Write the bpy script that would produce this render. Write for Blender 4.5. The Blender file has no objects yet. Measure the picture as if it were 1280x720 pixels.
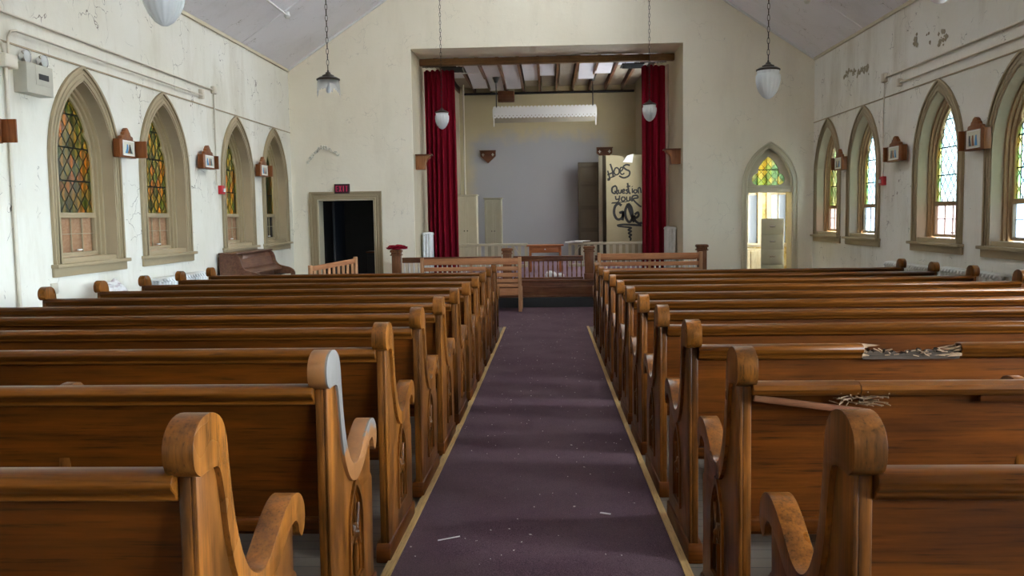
import bpy, bmesh, math, random
from mathutils import Vector, Matrix
from mathutils.geometry import tessellate_polygon
random.seed(7)
scene = bpy.context.scene
COL = scene.collection
PI = math.pi

# ------------------------------------------------------------------ camera
F = 1100.0
ZC = 1.53
yc = Vector((47, 90, F)).normalized()                  # world +Y in (right, up, forward)
r_ = .0115
xc = Vector((1, r_, -(47 + 90 * r_) / F)).normalized()  # world +X
xc = (xc - yc * xc.dot(yc)).normalized()
zc = Vector((xc.y * yc.z - xc.z * yc.y, xc.z * yc.x - xc.x * yc.z, xc.x * yc.y - xc.y * yc.x))
if zc.y < 0: zc = -zc
right = Vector((xc.x, yc.x, zc.x)); up = Vector((xc.y, yc.y, zc.y)); fwd = Vector((xc.z, yc.z, zc.z))
cam = bpy.data.cameras.new('camera'); cam_o = bpy.data.objects.new('camera', cam); COL.objects.link(cam_o)
M4 = Matrix.Identity(4)
for i in range(3):
    M4[i][0] = right[i]; M4[i][1] = up[i]; M4[i][2] = -fwd[i]
M4.translation = Vector((0, 0, ZC))
cam_o.matrix_world = M4
cam.sensor_width = 36; cam.lens = F / 1280 * 36; cam.clip_start = .05; cam.clip_end = 300
scene.camera = cam_o

# ------------------------------------------------------------------ node helpers
class NT:
    def __init__(s, name):
        s.m = bpy.data.materials.new(name); s.m.use_nodes = True
        s.t = s.m.node_tree; s.t.nodes.clear()
        s.out = s.t.nodes.new('ShaderNodeOutputMaterial')
    def n(s, typ, **kw):
        nd = s.t.nodes.new('ShaderNode' + typ)
        for k, v in kw.items():
            if k.startswith('i_'):
                key = k[2:]
                nd.inputs[int(key) if key.isdigit() else key.replace('_', ' ')].default_value = v
            else: setattr(nd, k, v)
        return nd
    def l(s, a, b): s.t.links.new(a, b)
    def math(s, op, a, b=None, clamp=False):
        nd = s.n('Math', operation=op); nd.use_clamp = clamp
        for i, v in enumerate((a, b)):
            if v is None: continue
            if isinstance(v, (int, float)): nd.inputs[i].default_value = v
            else: s.l(v, nd.inputs[i])
        return nd.outputs[0]
    def mix(s, fac, a, b, blend='MIX'):
        nd = s.n('Mix', data_type='RGBA', blend_type=blend)
        for i, v in ((0, fac), (6, a), (7, b)):
            if isinstance(v, (int, float)): nd.inputs[i].default_value = v
            elif isinstance(v, tuple): nd.inputs[i].default_value = v if len(v) == 4 else v + (1,)
            else: s.l(v, nd.inputs[i])
        return nd.outputs[2]
    def ramp(s, fac, stops):
        nd = s.n('ValToRGB'); cr = nd.color_ramp
        while len(cr.elements) < len(stops): cr.elements.new(.5)
        for e, (p, c) in zip(cr.elements, stops):
            e.position = p; e.color = (c, c, c, 1) if isinstance(c, (int, float)) else c + (1,)
        s.l(fac, nd.inputs[0]); return nd.outputs[0]
    def coords(s, scale=(1, 1, 1), jitter=False):
        tc = s.n('TexCoord'); mp = s.n('Mapping'); s.l(tc.outputs['Object'], mp.inputs[0])
        mp.inputs['Scale'].default_value = scale
        if jitter:
            oi = s.n('ObjectInfo'); cb = s.n('CombineXYZ')
            s.l(s.math('MULTIPLY', oi.outputs['Random'], 37.0), cb.inputs[0])
            s.l(s.math('MULTIPLY', oi.outputs['Random'], 91.0), cb.inputs[2])
            s.l(cb.outputs[0], mp.inputs['Location'])
        return mp.outputs[0]
    def noise(s, vec, scale, detail=4, rough=.55, dist=0):
        nd = s.n('TexNoise'); s.l(vec, nd.inputs['Vector'])
        nd.inputs['Scale'].default_value = scale; nd.inputs['Detail'].default_value = detail
        nd.inputs['Roughness'].default_value = rough; nd.inputs['Distortion'].default_value = dist
        return nd.outputs[0]
    def bsdf(s, color, rough=.6, metal=0, bump=None, bstr=.2, bdist=.01, spec=.5, coat=0):
        b = s.n('BsdfPrincipled')
        for key, v in (('Base Color', color), ('Roughness', rough), ('Metallic', metal), ('Specular IOR Level', spec), ('Coat Weight', coat)):
            if isinstance(v, (int, float)): b.inputs[key].default_value = v
            elif isinstance(v, tuple): b.inputs[key].default_value = v + (1,)
            else: s.l(v, b.inputs[key])
        b.inputs['Coat Roughness'].default_value = .25
        if bump is not None:
            bp = s.n('Bump'); bp.inputs['Strength'].default_value = bstr; bp.inputs['Distance'].default_value = bdist
            s.l(bump, bp.inputs['Height']); s.l(bp.outputs[0], b.inputs['Normal'])
        s.l(b.outputs[0], s.out.inputs[0]); return s.m

def plain(name, c, rough=.6, metal=0, var=.15, scale=6, spec=.5, coat=0):
    t = NT(name); v = t.coords(jitter=True)
    n = t.noise(v, scale, 5)
    dark = tuple(x * (1 - var) for x in c); light = tuple(min(1, x * (1 + var)) for x in c)
    col = t.mix(n, dark, light)
    return t.bsdf(col, rough, metal, bump=n, bstr=.08, bdist=.003, spec=spec, coat=coat)

def wood(name, c1, c2, axis='X', rough=.38, fine=1.0, wear=.25, wearcol=(.42, .25, .11), coat=.25, bstr=.15, spec=.14, stain=0):
    """grain runs along axis"""
    t = NT(name)
    sc = {'X': (.35, 8, 8), 'Y': (8, .35, 8), 'Z': (8, 8, .35)}[axis]
    v = t.coords(tuple(x * fine for x in sc), True)
    g = t.noise(v, 3.2, 6, .6, .8)
    v2 = t.coords(tuple(x * 5 * fine for x in sc), True)
    g2 = t.noise(v2, 4, 4, .6)
    gm = t.math('ADD', t.math('MULTIPLY', g, .65), t.math('MULTIPLY', g2, .35))
    col = t.ramp(gm, [(.32, c1), (.66, c2)])
    v3 = t.coords((1.2, 1.2, 1.2), True)
    w = t.ramp(t.noise(v3, 3.0, 3, .5), [(.45, 0.0), (.85, wear)])
    col = t.mix(w, col, wearcol)
    pores = t.ramp(g2, [(.30, .45), (.42, 1.0)])
    col = t.mix(1.0, col, pores, 'MULTIPLY')
    if stain:
        sv = t.coords({'X': (.5, 2.5, 2.5), 'Y': (2.5, .5, 2.5), 'Z': (2.5, 2.5, .8)}[axis], True)
        col = t.mix(1.0, col, t.ramp(t.noise(sv, 3.2, 5, .62), [(.36, stain), (.62, 1.0)]), 'MULTIPLY')
    rr = t.ramp(t.noise(v3, 4, 2), [(.2, rough - .03), (.8, rough + .08)])
    return t.bsdf(col, rr, bump=g2, bstr=bstr, bdist=.002, coat=coat, spec=spec)

def plaster(name, base, tint, cracks=1.0, stain=(.42, .36, .24), stainamt=.35, peel=False):
    t = NT(name); v = t.coords()
    col = t.mix(t.ramp(t.noise(v, .55, 5, .6), [(.35, 0.0), (.65, 1.0)]), base, tint)
    vs = t.coords((1, 1, .25))
    st = t.ramp(t.noise(vs, 1.6, 7, .68), [(.50, 0.0), (.74, stainamt)])
    col = t.mix(st, col, stain)
    # cracks: short broken dark lines
    vd = t.n('TexVoronoi', feature='DISTANCE_TO_EDGE'); 
    wv = t.n('VectorMath', operation='ADD'); nz = t.n('TexNoise'); t.l(v, nz.inputs['Vector']); nz.inputs['Scale'].default_value = 5
    t.l(v, wv.inputs[0]); sc_ = t.n('VectorMath', operation='SCALE'); sc_.inputs['Scale'].default_value = .35
    t.l(nz.outputs[1], sc_.inputs[0]); t.l(sc_.outputs[0], wv.inputs[1])
    t.l(wv.outputs[0], vd.inputs['Vector']); vd.inputs['Scale'].default_value = 3.3
    line = t.ramp(vd.outputs[0], [(.004, 1.0), (.012, 0.0)])
    msk = t.ramp(t.noise(v, 2.1, 5, .7), [(.53, 0.0), (.59, 1.0)])
    cr = t.math('MULTIPLY', t.math('MULTIPLY', line, msk), cracks)
    col = t.mix(cr, col, (.16, .13, .10))
    h = t.math('SUBTRACT', t.noise(v, 14, 6, .6), t.math('MULTIPLY', cr, .8))
    return t.bsdf(col, .75, bump=h, bstr=.25, bdist=.012, spec=.3)

# ------------------------------------------------------------------ materials
OAK = wood('pew_oak_long', (.042, .012, .0014), (.140, .044, .005), 'X', .30, wear=.0, coat=.06)
OAKP = wood('pew_oak_panel', (.050, .0115, .0008), (.150, .040, .0028), 'X', .42, fine=.7, wear=.0, wearcol=(.16, .07, .025), coat=.03, stain=.55)
OAKZ = wood('pew_oak_upright', (.065, .020, .004), (.26, .086, .011), 'Z', .30, wear=.35, wearcol=(.20, .09, .035), coat=.1, stain=.28)
OAKC = wood('pew_oak_cap', (.065, .021, .004), (.29, .098, .013), 'Z', .27, wear=.35, wearcol=(.22, .10, .04), coat=.12, stain=.4)
DARKW = wood('dark_wood', (.07, .022, .010), (.17, .06, .028), 'X', .4)
DARKWZ = wood('dark_wood_upright', (.07, .022, .010), (.17, .06, .028), 'Z', .4)
BENCH = wood('bench_wood', (.26, .10, .045), (.50, .23, .105), 'X', .5, wear=.3, wearcol=(.42, .24, .13), coat=0)
BENCHZ = wood('bench_wood_upright', (.28, .13, .06), (.50, .27, .14), 'Z', .5, wear=.3, wearcol=(.42, .27, .16), coat=0)
PIANO = wood('piano_wood', (.06, .024, .015), (.17, .075, .045), 'Y', .35)
REDW = wood('table_wood', (.28, .08, .025), (.45, .15, .05), 'X', .4)
STW = wood('station_wood', (.12, .036, .010), (.26, .085, .024), 'Z', .4, wear=.05)
BEAM = wood('beam_wood', (.10, .05, .02), (.24, .13, .05), 'X', .5, coat=0)
WEATH = wood('weathered_wood', (.025, .018, .012), (.08, .055, .038), 'X', .8, fine=3, wear=0, coat=0, bstr=.5)
SPLINT = wood('splintered_wood', (.15, .10, .06), (.34, .22, .13), 'X', .8, fine=3, wear=0, coat=0, bstr=.5)
WALLM = plaster('plaster_cream', (.72, .69, .59), (.78, .76, .69), stainamt=.5)
WALLB = plaster('plaster_back', (.79, .72, .575), (.83, .77, .635), cracks=.25, stainamt=.2)
CHAN = plaster('plaster_chancel', (.52, .45, .30), (.50, .44, .32), cracks=.2, stainamt=.3)
CEIL = plaster('ceiling_paint', (.84, .83, .88), (.87, .86, .91), cracks=.55, stain=(.52, .5, .5), stainamt=.25)
TRIM = plain('window_trim_paint', (.34, .265, .155), .5, var=.12, scale=5)
TRIMR = plain('reveal_daylit_paint', (.38, .30, .195), .55, var=.1)  # trim paint made lighter to stand for daylight on the reveals
CREAM = plain('cream_paint', (.58, .52, .38), .5, var=.1)
LEAD = plain('lead', (.03, .03, .028), .6)
PIPE = plain('painted_pipe', (.62, .56, .45), .5)
BRONZE = plain('dark_bronze', (.045, .034, .026), .42, .7)
CHROME = plain('chrome', (.75, .76, .78), .18, 1.0, var=.05)
RADS = plain('silver_paint', (.72, .75, .76), .42, .15, var=.2, scale=12)
RADC = plain('radiator_cream_paint', (.56, .54, .50), .5, 0, var=.2, scale=12)
RED = plain('red_paint', (.42, .012, .02), .4)
BEIGEM = plain('beige_metal', (.44, .42, .34), .45)
GREYM = plain('grey_metal', (.36, .37, .33), .45)
WHITEP = plain('white_paint', (.72, .72, .70), .5, var=.06)
BLACKP = plain('black_paint', (.012, .012, .013), .45)
IVORY = plain('ivory', (.75, .73, .66), .3, var=.03)
PALE = plain('pale_picket_paint', (.50, .45, .32), .6)
NAVY = plain('unlit_room_blue', (.005, .007, .012), .6); TARF = plain('unlit_room_floor', (.01, .01, .012), .5)  # darkness of the unlit vestry put into these near-black colours
GREYD = plain('slate_fabric', (.30, .29, .28), .9)
PAPER = None

def fabric_red():
    t = NT('red_velvet'); v = t.coords()
    n = t.noise(v, 40, 3)
    b = t.bsdf(t.mix(n, (.17, .003, .012), (.25, .005, .020)), .85, bump=n, bstr=.1, bdist=.002, spec=.15)
    return b
VELVET = fabric_red()

def carpet_mat():
    t = NT('maroon_carpet'); v = t.coords()
    n = t.noise(v, 260, 2, .7); n2 = t.noise(v, 2.2, 5, .6); n3 = t.noise(v, 90, 3, .8)
    col = t.mix(t.ramp(n, [(.35, 0.0), (.65, 1.0)]), (.026, .013, .020), (.135, .078, .100))
    col = t.mix(t.ramp(n2, [(.4, 0.0), (.75, .35)]), col, (.16, .12, .12))
    col = t.mix(t.ramp(n3, [(.70, 0.0), (.76, .8)]), col, (.50, .45, .42))
    return t.bsdf(col, .95, bump=n, bstr=.5, bdist=.004, spec=.1)
CARPET = carpet_mat()

def floor_mat():
    t = NT('floor_boards'); v = t.coords((1, 1, 1))
    br = t.n('TexBrick'); t.l(v, br.inputs['Vector'])
    br.inputs['Color1'].default_value = (.10, .078, .058, 1); br.inputs['Color2'].default_value = (.13, .105, .08, 1)
    br.inputs['Mortar'].default_value = (.03, .025, .02, 1); br.inputs['Scale'].default_value = 1
    br.inputs['Mortar Size'].default_value = .004; br.inputs['Brick Width'].default_value = 2.4; br.inputs['Row Height'].default_value = .1
    n = t.noise(v, 3, 6, .7)
    col = t.mix(t.ramp(n, [(.4, 0.0), (.7, .4)]), br.outputs[0], (.15, .13, .105))
    return t.bsdf(col, .75, bump=n, bstr=.2, bdist=.003)
FLOOR = floor_mat()

def stained(name, cols, border, seed=0.0, w=.15, h=.165, hw=.43, gain=1.0):
    """diamond leaded glass on the local x (across) / z (up) plane"""
    t = NT(name)
    tc = t.n('TexCoord'); sp = t.n('SeparateXYZ'); t.l(tc.outputs['Object'], sp.inputs[0])
    x, z = sp.outputs[0], sp.outputs[2]
    a = t.math('ADD', t.math('DIVIDE', x, w), t.math('DIVIDE', z, h))
    b = t.math('SUBTRACT', t.math('DIVIDE', x, w), t.math('DIVIDE', z, h))
    fa, fb = t.math('FRACT', a), t.math('FRACT', b)
    ea = t.math('MINIMUM', fa, t.math('SUBTRACT', 1.0, fa)); eb = t.math('MINIMUM', fb, t.math('SUBTRACT', 1.0, fb))
    lead = t.math('LESS_THAN', t.math('MINIMUM', ea, eb), .036)
    hz = t.math('FRACT', t.math('DIVIDE', t.math('SUBTRACT', z, 1.62), .33))
    bar = t.math('LESS_THAN', t.math('MINIMUM', hz, t.math('SUBTRACT', 1.0, hz)), .022)
    cb = t.n('CombineXYZ'); t.l(t.math('FLOOR', a), cb.inputs[0]); t.l(t.math('FLOOR', b), cb.inputs[1]); cb.inputs[2].default_value = seed
    wn = t.n('TexWhiteNoise', noise_dimensions='3D'); t.l(cb.outputs[0], wn.inputs[0])
    k = len(cols)
    nd = t.n('ValToRGB'); nd.color_ramp.interpolation = 'CONSTANT'
    while len(nd.color_ramp.elements) < k: nd.color_ramp.elements.new(.5)
    for i, c in enumerate(cols): nd.color_ramp.elements[i].position = i / k; nd.color_ramp.elements[i].color = tuple(q * gain for q in c) + (1,)
    t.l(wn.outputs[0], nd.inputs[0]); col = nd.outputs[0]
    if border:
        ax = t.math('ABSOLUTE', x)
        inb = t.math('GREATER_THAN', ax, hw - .085)
        fz = t.math('FLOOR', t.math('DIVIDE', z, .12))
        w2 = t.n('TexWhiteNoise', noise_dimensions='1D'); t.l(fz, w2.inputs['W'])
        bc = t.mix(w2.outputs[0], tuple(q * gain for q in border[0]), tuple(q * gain for q in border[1]))
        col = t.mix(inb, col, bc)
        lead = t.math('MAXIMUM', lead, t.math('LESS_THAN', t.math('ABSOLUTE', t.math('SUBTRACT', ax, hw - .085)), .006))
    nz = t.noise(t.coords((1, 1, 1)), 9, 4)
    col = t.mix(t.ramp(nz, [(.35, .35), (.6, 0.0)]), col, (.03, .03, .02))
    gm = t.n('Gamma'); gm.inputs[1].default_value = .5; t.l(col, gm.inputs[0]); col = gm.outputs[0]   # light crosses two faces of the pane
    tr = t.n('BsdfTransparent'); t.l(col, tr.inputs[0])
    gl = t.n('BsdfGlossy'); gl.inputs['Roughness'].default_value = .25; gl.inputs[0].default_value = (.6, .6, .6, 1)
    m1 = t.n('MixShader'); m1.inputs[0].default_value = .05; t.l(tr.outputs[0], m1.inputs[1]); t.l(gl.outputs[0], m1.inputs[2])
    df = t.n('BsdfDiffuse'); df.inputs[0].default_value = (.015, .018, .016, 1)
    m2 = t.n('MixShader'); t.l(t.math('MAXIMUM', lead, bar), m2.inputs[0]); t.l(m1.outputs[0], m2.inputs[1]); t.l(df.outputs[0], m2.inputs[2])
    t.l(m2.outputs[0], t.out.inputs[0]); return t.m

def sheer(name, c, diffuse=.25, rough_n=0):
    """clear or obscured window glass"""
    t = NT(name)
    tr = t.n('BsdfTransparent'); tl = t.n('BsdfTranslucent')
    col = t.mix(t.noise(t.coords(), 30, 3), tuple(q * .85 for q in c), c)
    gm = t.n('Gamma'); gm.inputs[1].default_value = .5; t.l(col, gm.inputs[0]); col = gm.outputs[0]
    t.l(col, tr.inputs[0]); t.l(col, tl.inputs[0])
    m = t.n('MixShader'); m.inputs[0].default_value = diffuse; t.l(tr.outputs[0], m.inputs[1]); t.l(tl.outputs[0], m.inputs[2])
    gl = t.n('BsdfGlossy'); gl.inputs['Roughness'].default_value = .1
    m2 = t.n('MixShader'); m2.inputs[0].default_value = .05; t.l(m.outputs[0], m2.inputs[1]); t.l(gl.outputs[0], m2.inputs[2])
    t.l(m2.outputs[0], t.out.inputs[0]); return t.m

GL_L = [(.50, .22, .012), (.14, .22, .02), (.36, .30, .03), (.10, .13, .02), (.24, .28, .05), (.55, .28, .02)]
GL_R = [(.40, .60, .62), (.50, .68, .68), (.32, .54, .60), (.60, .74, .72), (.48, .62, .68)]
GLASS_L = stained('stained_glass_amber_green', GL_L, None, gain=.17)
GLASS_R = stained('stained_glass_aqua', GL_R, ((.50, .46, .08), (.16, .42, .16)), 3.0, gain=.075)
GLASS_F = stained('stained_glass_fanlight', [(.7, .6, .12), (.35, .55, .18), (.65, .62, .2), (.3, .5, .2)], None, 5.0, w=.12, h=.14, gain=1.4)
CLEAR = sheer('old_clear_glass', (.9, .92, .92), .05)
DIMS = sheer('dimmed_back_glass', (.014, .0145, .0145), .5)  # tint put in to dim the sacristy back panes, no curtain modelled
DIMR = sheer('dimmed_side_glass', (.20, .20, .20), .4)  # tint put in to dim the daylight from the sacristy side
DIMG = sheer('dimmed_chancel_glass', (.19, .19, .195), .3)  # tint sets how much light the added chancel window gives
SKG = sheer('added_rooflight_glass', (.15, .155, .16), .3)  # tint sets how much light the added roof light gives
OBS_P = sheer('obscured_pink_glass', (.044, .034, .034), .3)
OBS_B = sheer('obscured_blue_glass', (.030, .040, .054), .3)

def opal():
    t = NT('opal_glass')
    b = t.n('BsdfPrincipled'); b.inputs['Base Color'].default_value = (.80, .82, .82, 1); b.inputs['Roughness'].default_value = .22
    tl = t.n('BsdfTranslucent'); tl.inputs[0].default_value = (.8, .84, .86, 1)
    m = t.n('MixShader'); m.inputs[0].default_value = .35; t.l(b.outputs[0], m.inputs[1]); t.l(tl.outputs[0], m.inputs[2])
    t.l(m.outputs[0], t.out.inputs[0]); return t.m
OPAL = opal()

def osb():
    t = NT('strand_board'); v = t.coords((1, 1, 1))
    vo = t.n('TexVoronoi'); t.l(t.coords((1, 1, 2.2)), vo.inputs['Vector']); vo.inputs['Scale'].default_value = 28
    col = t.mix(vo.outputs['Color'], (.60, .28, .13), (.85, .50, .28))
    col = t.mix(t.noise(v, 3, 4), col, (.42, .22, .12))
    return t.bsdf(col, .8)
OSB = osb()

# ------------------------------------------------------------------ mesh builder
class MB:
    def __init__(s): s.v = []; s.f = []; s.sm = []
    def add(s, vs, fs, smooth=False):
        o = len(s.v); s.v += [tuple(p) for p in vs]; s.f += [tuple(i + o for i in f) for f in fs]; s.sm += [smooth] * len(fs); return s
    def box(s, a, b):
        x0, y0, z0 = a; x1, y1, z1 = b
        return s.add([(x0, y0, z0), (x1, y0, z0), (x1, y1, z0), (x0, y1, z0), (x0, y0, z1), (x1, y0, z1), (x1, y1, z1), (x0, y1, z1)],
                     [(0, 3, 2, 1), (4, 5, 6, 7), (0, 1, 5, 4), (1, 2, 6, 5), (2, 3, 7, 6), (3, 0, 4, 7)])
    def bar(s, p, q, w, h, up=(0, 0, 1)):
        p, q = Vector(p), Vector(q); d = (q - p).normalized(); u = Vector(up)
        if abs(d.dot(u)) > .99: u = Vector((1, 0, 0))
        r = d.cross(u).normalized(); u = r.cross(d).normalized()
        vs = [c + r * (i * w / 2) + u * (j * h / 2) for c in (p, q) for i, j in ((-1, -1), (1, -1), (1, 1), (-1, 1))]
        return s.add(vs, [(0, 1, 2, 3), (7, 6, 5, 4), (0, 4, 5, 1), (1, 5, 6, 2), (2, 6, 7, 3), (3, 7, 4, 0)])
    def prism(s, outer, a0, a1, axis='x', holes=(), smooth=False):
        def m(p, a):
            return (a, p[0], p[1]) if axis == 'x' else (p[0], a, p[1]) if axis == 'y' else (p[0], p[1], a)
        loops = [list(outer)] + [list(h) for h in holes]
        flat = [p for l in loops for p in l]
        tri = tessellate_polygon([[Vector((p[0], p[1], 0)) for p in l] for l in loops])
        n = len(flat)
        vs = [m(p, a0) for p in flat] + [m(p, a1) for p in flat]
        fs = [tuple(t) for t in tri] + [tuple(i + n for i in reversed(t)) for t in tri]
        s.add(vs, fs)
        o = len(s.v) - 2 * n; k = 0
        for l in loops:
            for i in range(len(l)):
                j = (i + 1) % len(l)
                s.f.append((o + k + i, o + k + j, o + n + k + j, o + n + k + i)); s.sm.append(smooth)
            k += len(l)
        return s
    def tube(s, pts, r, seg=8, closed=False, cap=True):
        pts = [Vector(p) for p in pts]; n = len(pts); rs = r if isinstance(r, (list, tuple)) else [r] * n
        vs = []; prev = None
        for i, p in enumerate(pts):
            a = pts[(i - 1) % n] if (closed or i) else p; b = pts[(i + 1) % n] if (closed or i < n - 1) else p
            d = (b - a).normalized()
            u = prev if prev is not None else (Vector((0, 0, 1)) if abs(d.z) < .9 else Vector((1, 0, 0)))
            u = (u - d * u.dot(d)).normalized(); prev = u; w = d.cross(u)
            vs += [p + (u * math.cos(2 * PI * k / seg) + w * math.sin(2 * PI * k / seg)) * rs[i] for k in range(seg)]
        fs = []
        for i in range(n if closed else n - 1):
            for k in range(seg):
                a, b = i * seg, ((i + 1) % n) * seg
                fs.append((a + k, a + (k + 1) % seg, b + (k + 1) % seg, b + k))
        s.add(vs, fs, True)
        if cap and not closed:
            o = len(s.v) - n * seg
            s.f.append(tuple(o + k for k in reversed(range(seg)))); s.f.append(tuple(o + (n - 1) * seg + k for k in range(seg))); s.sm += [False, False]
        return s
    def lathe(s, prof, c=(0, 0, 0), seg=24, flute=0, nf=0, axis='z'):
        vs = []
        for r, z in prof:
            for k in range(seg):
                a = 2 * PI * k / seg
                rr = r * (1 + flute * (abs(math.cos(nf * a / 2)) - .6)) if flute else r
                p = (rr * math.cos(a), rr * math.sin(a), z)
                if axis == 'x': p = (p[2], p[0], p[1])
                if axis == 'y': p = (p[0], p[2], p[1])
                vs.append((c[0] + p[0], c[1] + p[1], c[2] + p[2]))
        fs = []
        for i in range(len(prof) - 1):
            for k in range(seg):
                fs.append((i * seg + k, i * seg + (k + 1) % seg, (i + 1) * seg + (k + 1) % seg, (i + 1) * seg + k))
        return s.add(vs, fs, True)
    def build(s, name, mat, parent=None, bevel=0, bseg=2, loc=None, kind=None, label=None):
        me = bpy.data.meshes.new(name); bm = bmesh.new()
        bv = [bm.verts.new(p) for p in s.v]
        for f, sm in zip(s.f, s.sm):
            try:
                ff = bm.faces.new([bv[i] for i in f]); ff.smooth = sm
            except ValueError: pass
        bmesh.ops.remove_doubles(bm, verts=bm.verts, dist=1e-5)
        bmesh.ops.recalc_face_normals(bm, faces=bm.faces)
        if bevel:
            ed = [e for e in bm.edges if len(e.link_faces) == 2 and e.calc_face_angle(0) > .55]
            bmesh.ops.bevel(bm, geom=ed, offset=bevel, segments=bseg, profile=.5, affect='EDGES', clamp_overlap=True)
            for f in bm.faces:
                if f.calc_area() < bevel * 2: f.smooth = True
        bm.to_mesh(me); bm.free()
        me.materials.append(mat)
        if bevel: me.set_sharp_from_angle(angle=.7)
        elif any(s.sm): me.set_sharp_from_angle(angle=.9)
        o = bpy.data.objects.new(name, me); COL.objects.link(o)
        if parent: o.parent = parent
        if loc: o.location = loc
        if kind: o['kind'] = kind
        if label: o['label'] = label
        return o

def thing(name, label, cat, loc=(0, 0, 0), rz=0, group=None, rx=0):
    o = bpy.data.objects.new(name, None); COL.objects.link(o); o.empty_display_size = .1
    o.location = loc; o.rotation_euler = (rx, 0, rz); o['label'] = label; o['category'] = cat
    if group: o['group'] = group
    return o
def tag(o, label, cat, group=None, kind=None):
    o['label'] = label; o['category'] = cat
    if group: o['group'] = group
    if kind: o['kind'] = kind
    return o
def dup(root, loc, rz=None, label=None, rx=None):
    def cp(o, parent):
        c = o.copy(); COL.objects.link(c)
        if parent: c.parent = parent
        for ch in list(kids.get(o, [])): cp(ch, c)
        return c
    kids = {}
    for o in COL.objects:
        if o.parent: kids.setdefault(o.parent, []).append(o)
    r = cp(root, None); r.location = loc
    if rz is not None: r.rotation_euler.z = rz
    if rx is not None: r.rotation_euler.x = rx
    if label: r['label'] = label
    return r

# ------------------------------------------------------------------ floor profile
PROF = [(-6, .28), (0, .28), (1.5, .23), (2.4, .207), (3.3, .180), (4.2, .146), (5.1, .119), (6, .095), (7, .075), (8, .060), (9, .048),
        (10.3, .033), (12, .013), (14, 0), (15.6, 0), (23, 0)]
def fz(y):
    for (a, za), (b, zb) in zip(PROF, PROF[1:]):
        if a <= y <= b: return za + (zb - za) * (y - a) / (b - a)
    return 0
YB = 15.6           # front wall of the nave
W = 4.585            # half width of the nave
YR = -5.0           # rear wall
ZE, PITCH = 4.16, .667
def zceil(x): return ZE + PITCH * (W - abs(x))

def strip_mesh(x0, x1, y0, y1, up_, thick):
    ys = [y0] + [p for p, _ in PROF if y0 < p < y1] + [y1]
    m = MB()
    for a, b in zip(ys, ys[1:]):
        za, zb = fz(a) + up_, fz(b) + up_
        m.add([(x0, a, za - thick), (x1, a, za - thick), (x1, b, zb - thick), (x0, b, zb - thick), (x0, a, za), (x1, a, za), (x1, b, zb), (x0, b, zb)],
              [(4, 5, 6, 7), (0, 3, 2, 1), (1, 2, 6, 5), (3, 0, 4, 7)] + ([(0, 1, 5, 4)] if a == y0 else []) + ([(2, 3, 7, 6)] if b == y1 else []))
    return m
strip_mesh(-W, W, YR, YB, 0, .25).build('floor', FLOOR, kind='structure')
cm = strip_mesh(-.612, .488, YR + .3, 12.0, .008, .008)
tag(MB().box((-3.4, 12.003, .0), (3.4, 14.60, .014)).build('carpet', CARPET), 'wide dark maroon carpet across the front below the altar rail steps', 'carpet')
tag(cm.build('carpet', CARPET), 'worn dark maroon carpet running down the centre aisle to the altar rail', 'carpet')
for x0, lab in ((-.648, 'worn wooden edging strip along the left side of the aisle carpet'), (.488, 'worn wooden edging strip along the right side of the aisle carpet')):
    tag(strip_mesh(x0, x0 + (.036 if x0 < 0 else .030), .4, 11.95, .014, .014).build('carpet_edging', wood('edging' + str(x0), (.28, .17, .06), (.55, .36, .14), 'Y', .5, wear=.5, wearcol=(.5, .38, .2), coat=0)), lab, 'edging strip', 'edging strips of the aisle carpet')

# ------------------------------------------------------------------ lancets
def lancet(hw, z0, zs, rise, t=0, n=14, cusp=0, zcusp=0):
    r = (hw * hw + rise * rise) / (2 * hw); R = r - t; c = r - hw
    amax = math.acos(min(1, c / R)); pts = [(-(hw - t), z0)]
    if cusp:
        for k in range(1, 6): pts.append((-(hw - t), z0 + (zs - z0) * k / 6))
    L = []
    for k in range(n + 1):
        a = amax * k / n
        L.append((c - R * math.cos(a), zs + R * math.sin(a)))
    if cusp:
        L = [(x + cusp * math.exp(-((z - zcusp) / .035) ** 2), z) for x, z in L]
    pts += L
    pts += [(-x, z) for x, z in reversed(L[:-1])]
    if cusp:
        for k in range(5, 0, -1): pts.append(((hw - t), z0 + (zs - z0) * k / 6))
    pts.append((hw - t, z0))
    return pts
WHW, WZ0, WZS, WRI = .67, 1.15, 2.12, .945
WIN_L = [8.60, 10.40, 12.86, 14.62]
WIN_R = [8.84, 10.67, 13.14, 14.80]
WIN_BACK = [0.15, 2.0, 4.45, 6.27]  # rows continued out of view, added to let in more daylight

BW0, BW1 = -1.2, 2.6  # extent of an unseen wide window added to light the pews
def wall_side(name, sx, centers, extra):
    out = [(YR, -.2), (YB, -.2), (YB, ZE), (YR, ZE)]
    holes = []
    for c in centers + extra:
        holes.append([(c + x, z) for x, z in lancet(WHW, WZ0, WZS, WRI, .13)])
    if sx > 0: holes.append([(BW0, .95), (BW1, .95), (BW1, 3.3), (BW0, 3.3)])
    m = MB().prism(out, sx * W, sx * (W + .22), 'x', holes)
    m.build(name, WALLM, kind='structure')
wall_side('wall_left', -1, WIN_L, WIN_BACK)
wall_side('wall_right', 1, WIN_R, WIN_BACK[2:])

def casing_ring(m, t0, t1, a0, a1, z0=WZ0, n=14):
    """ring between two insets of the lancet, open at the bottom"""
    o = lancet(WHW, z0, WZS, WRI, t0, n); i = lancet(WHW, z0, WZS, WRI, t1, n)
    m.prism(o + list(reversed(i)), a0, a1, 'y')

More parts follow.
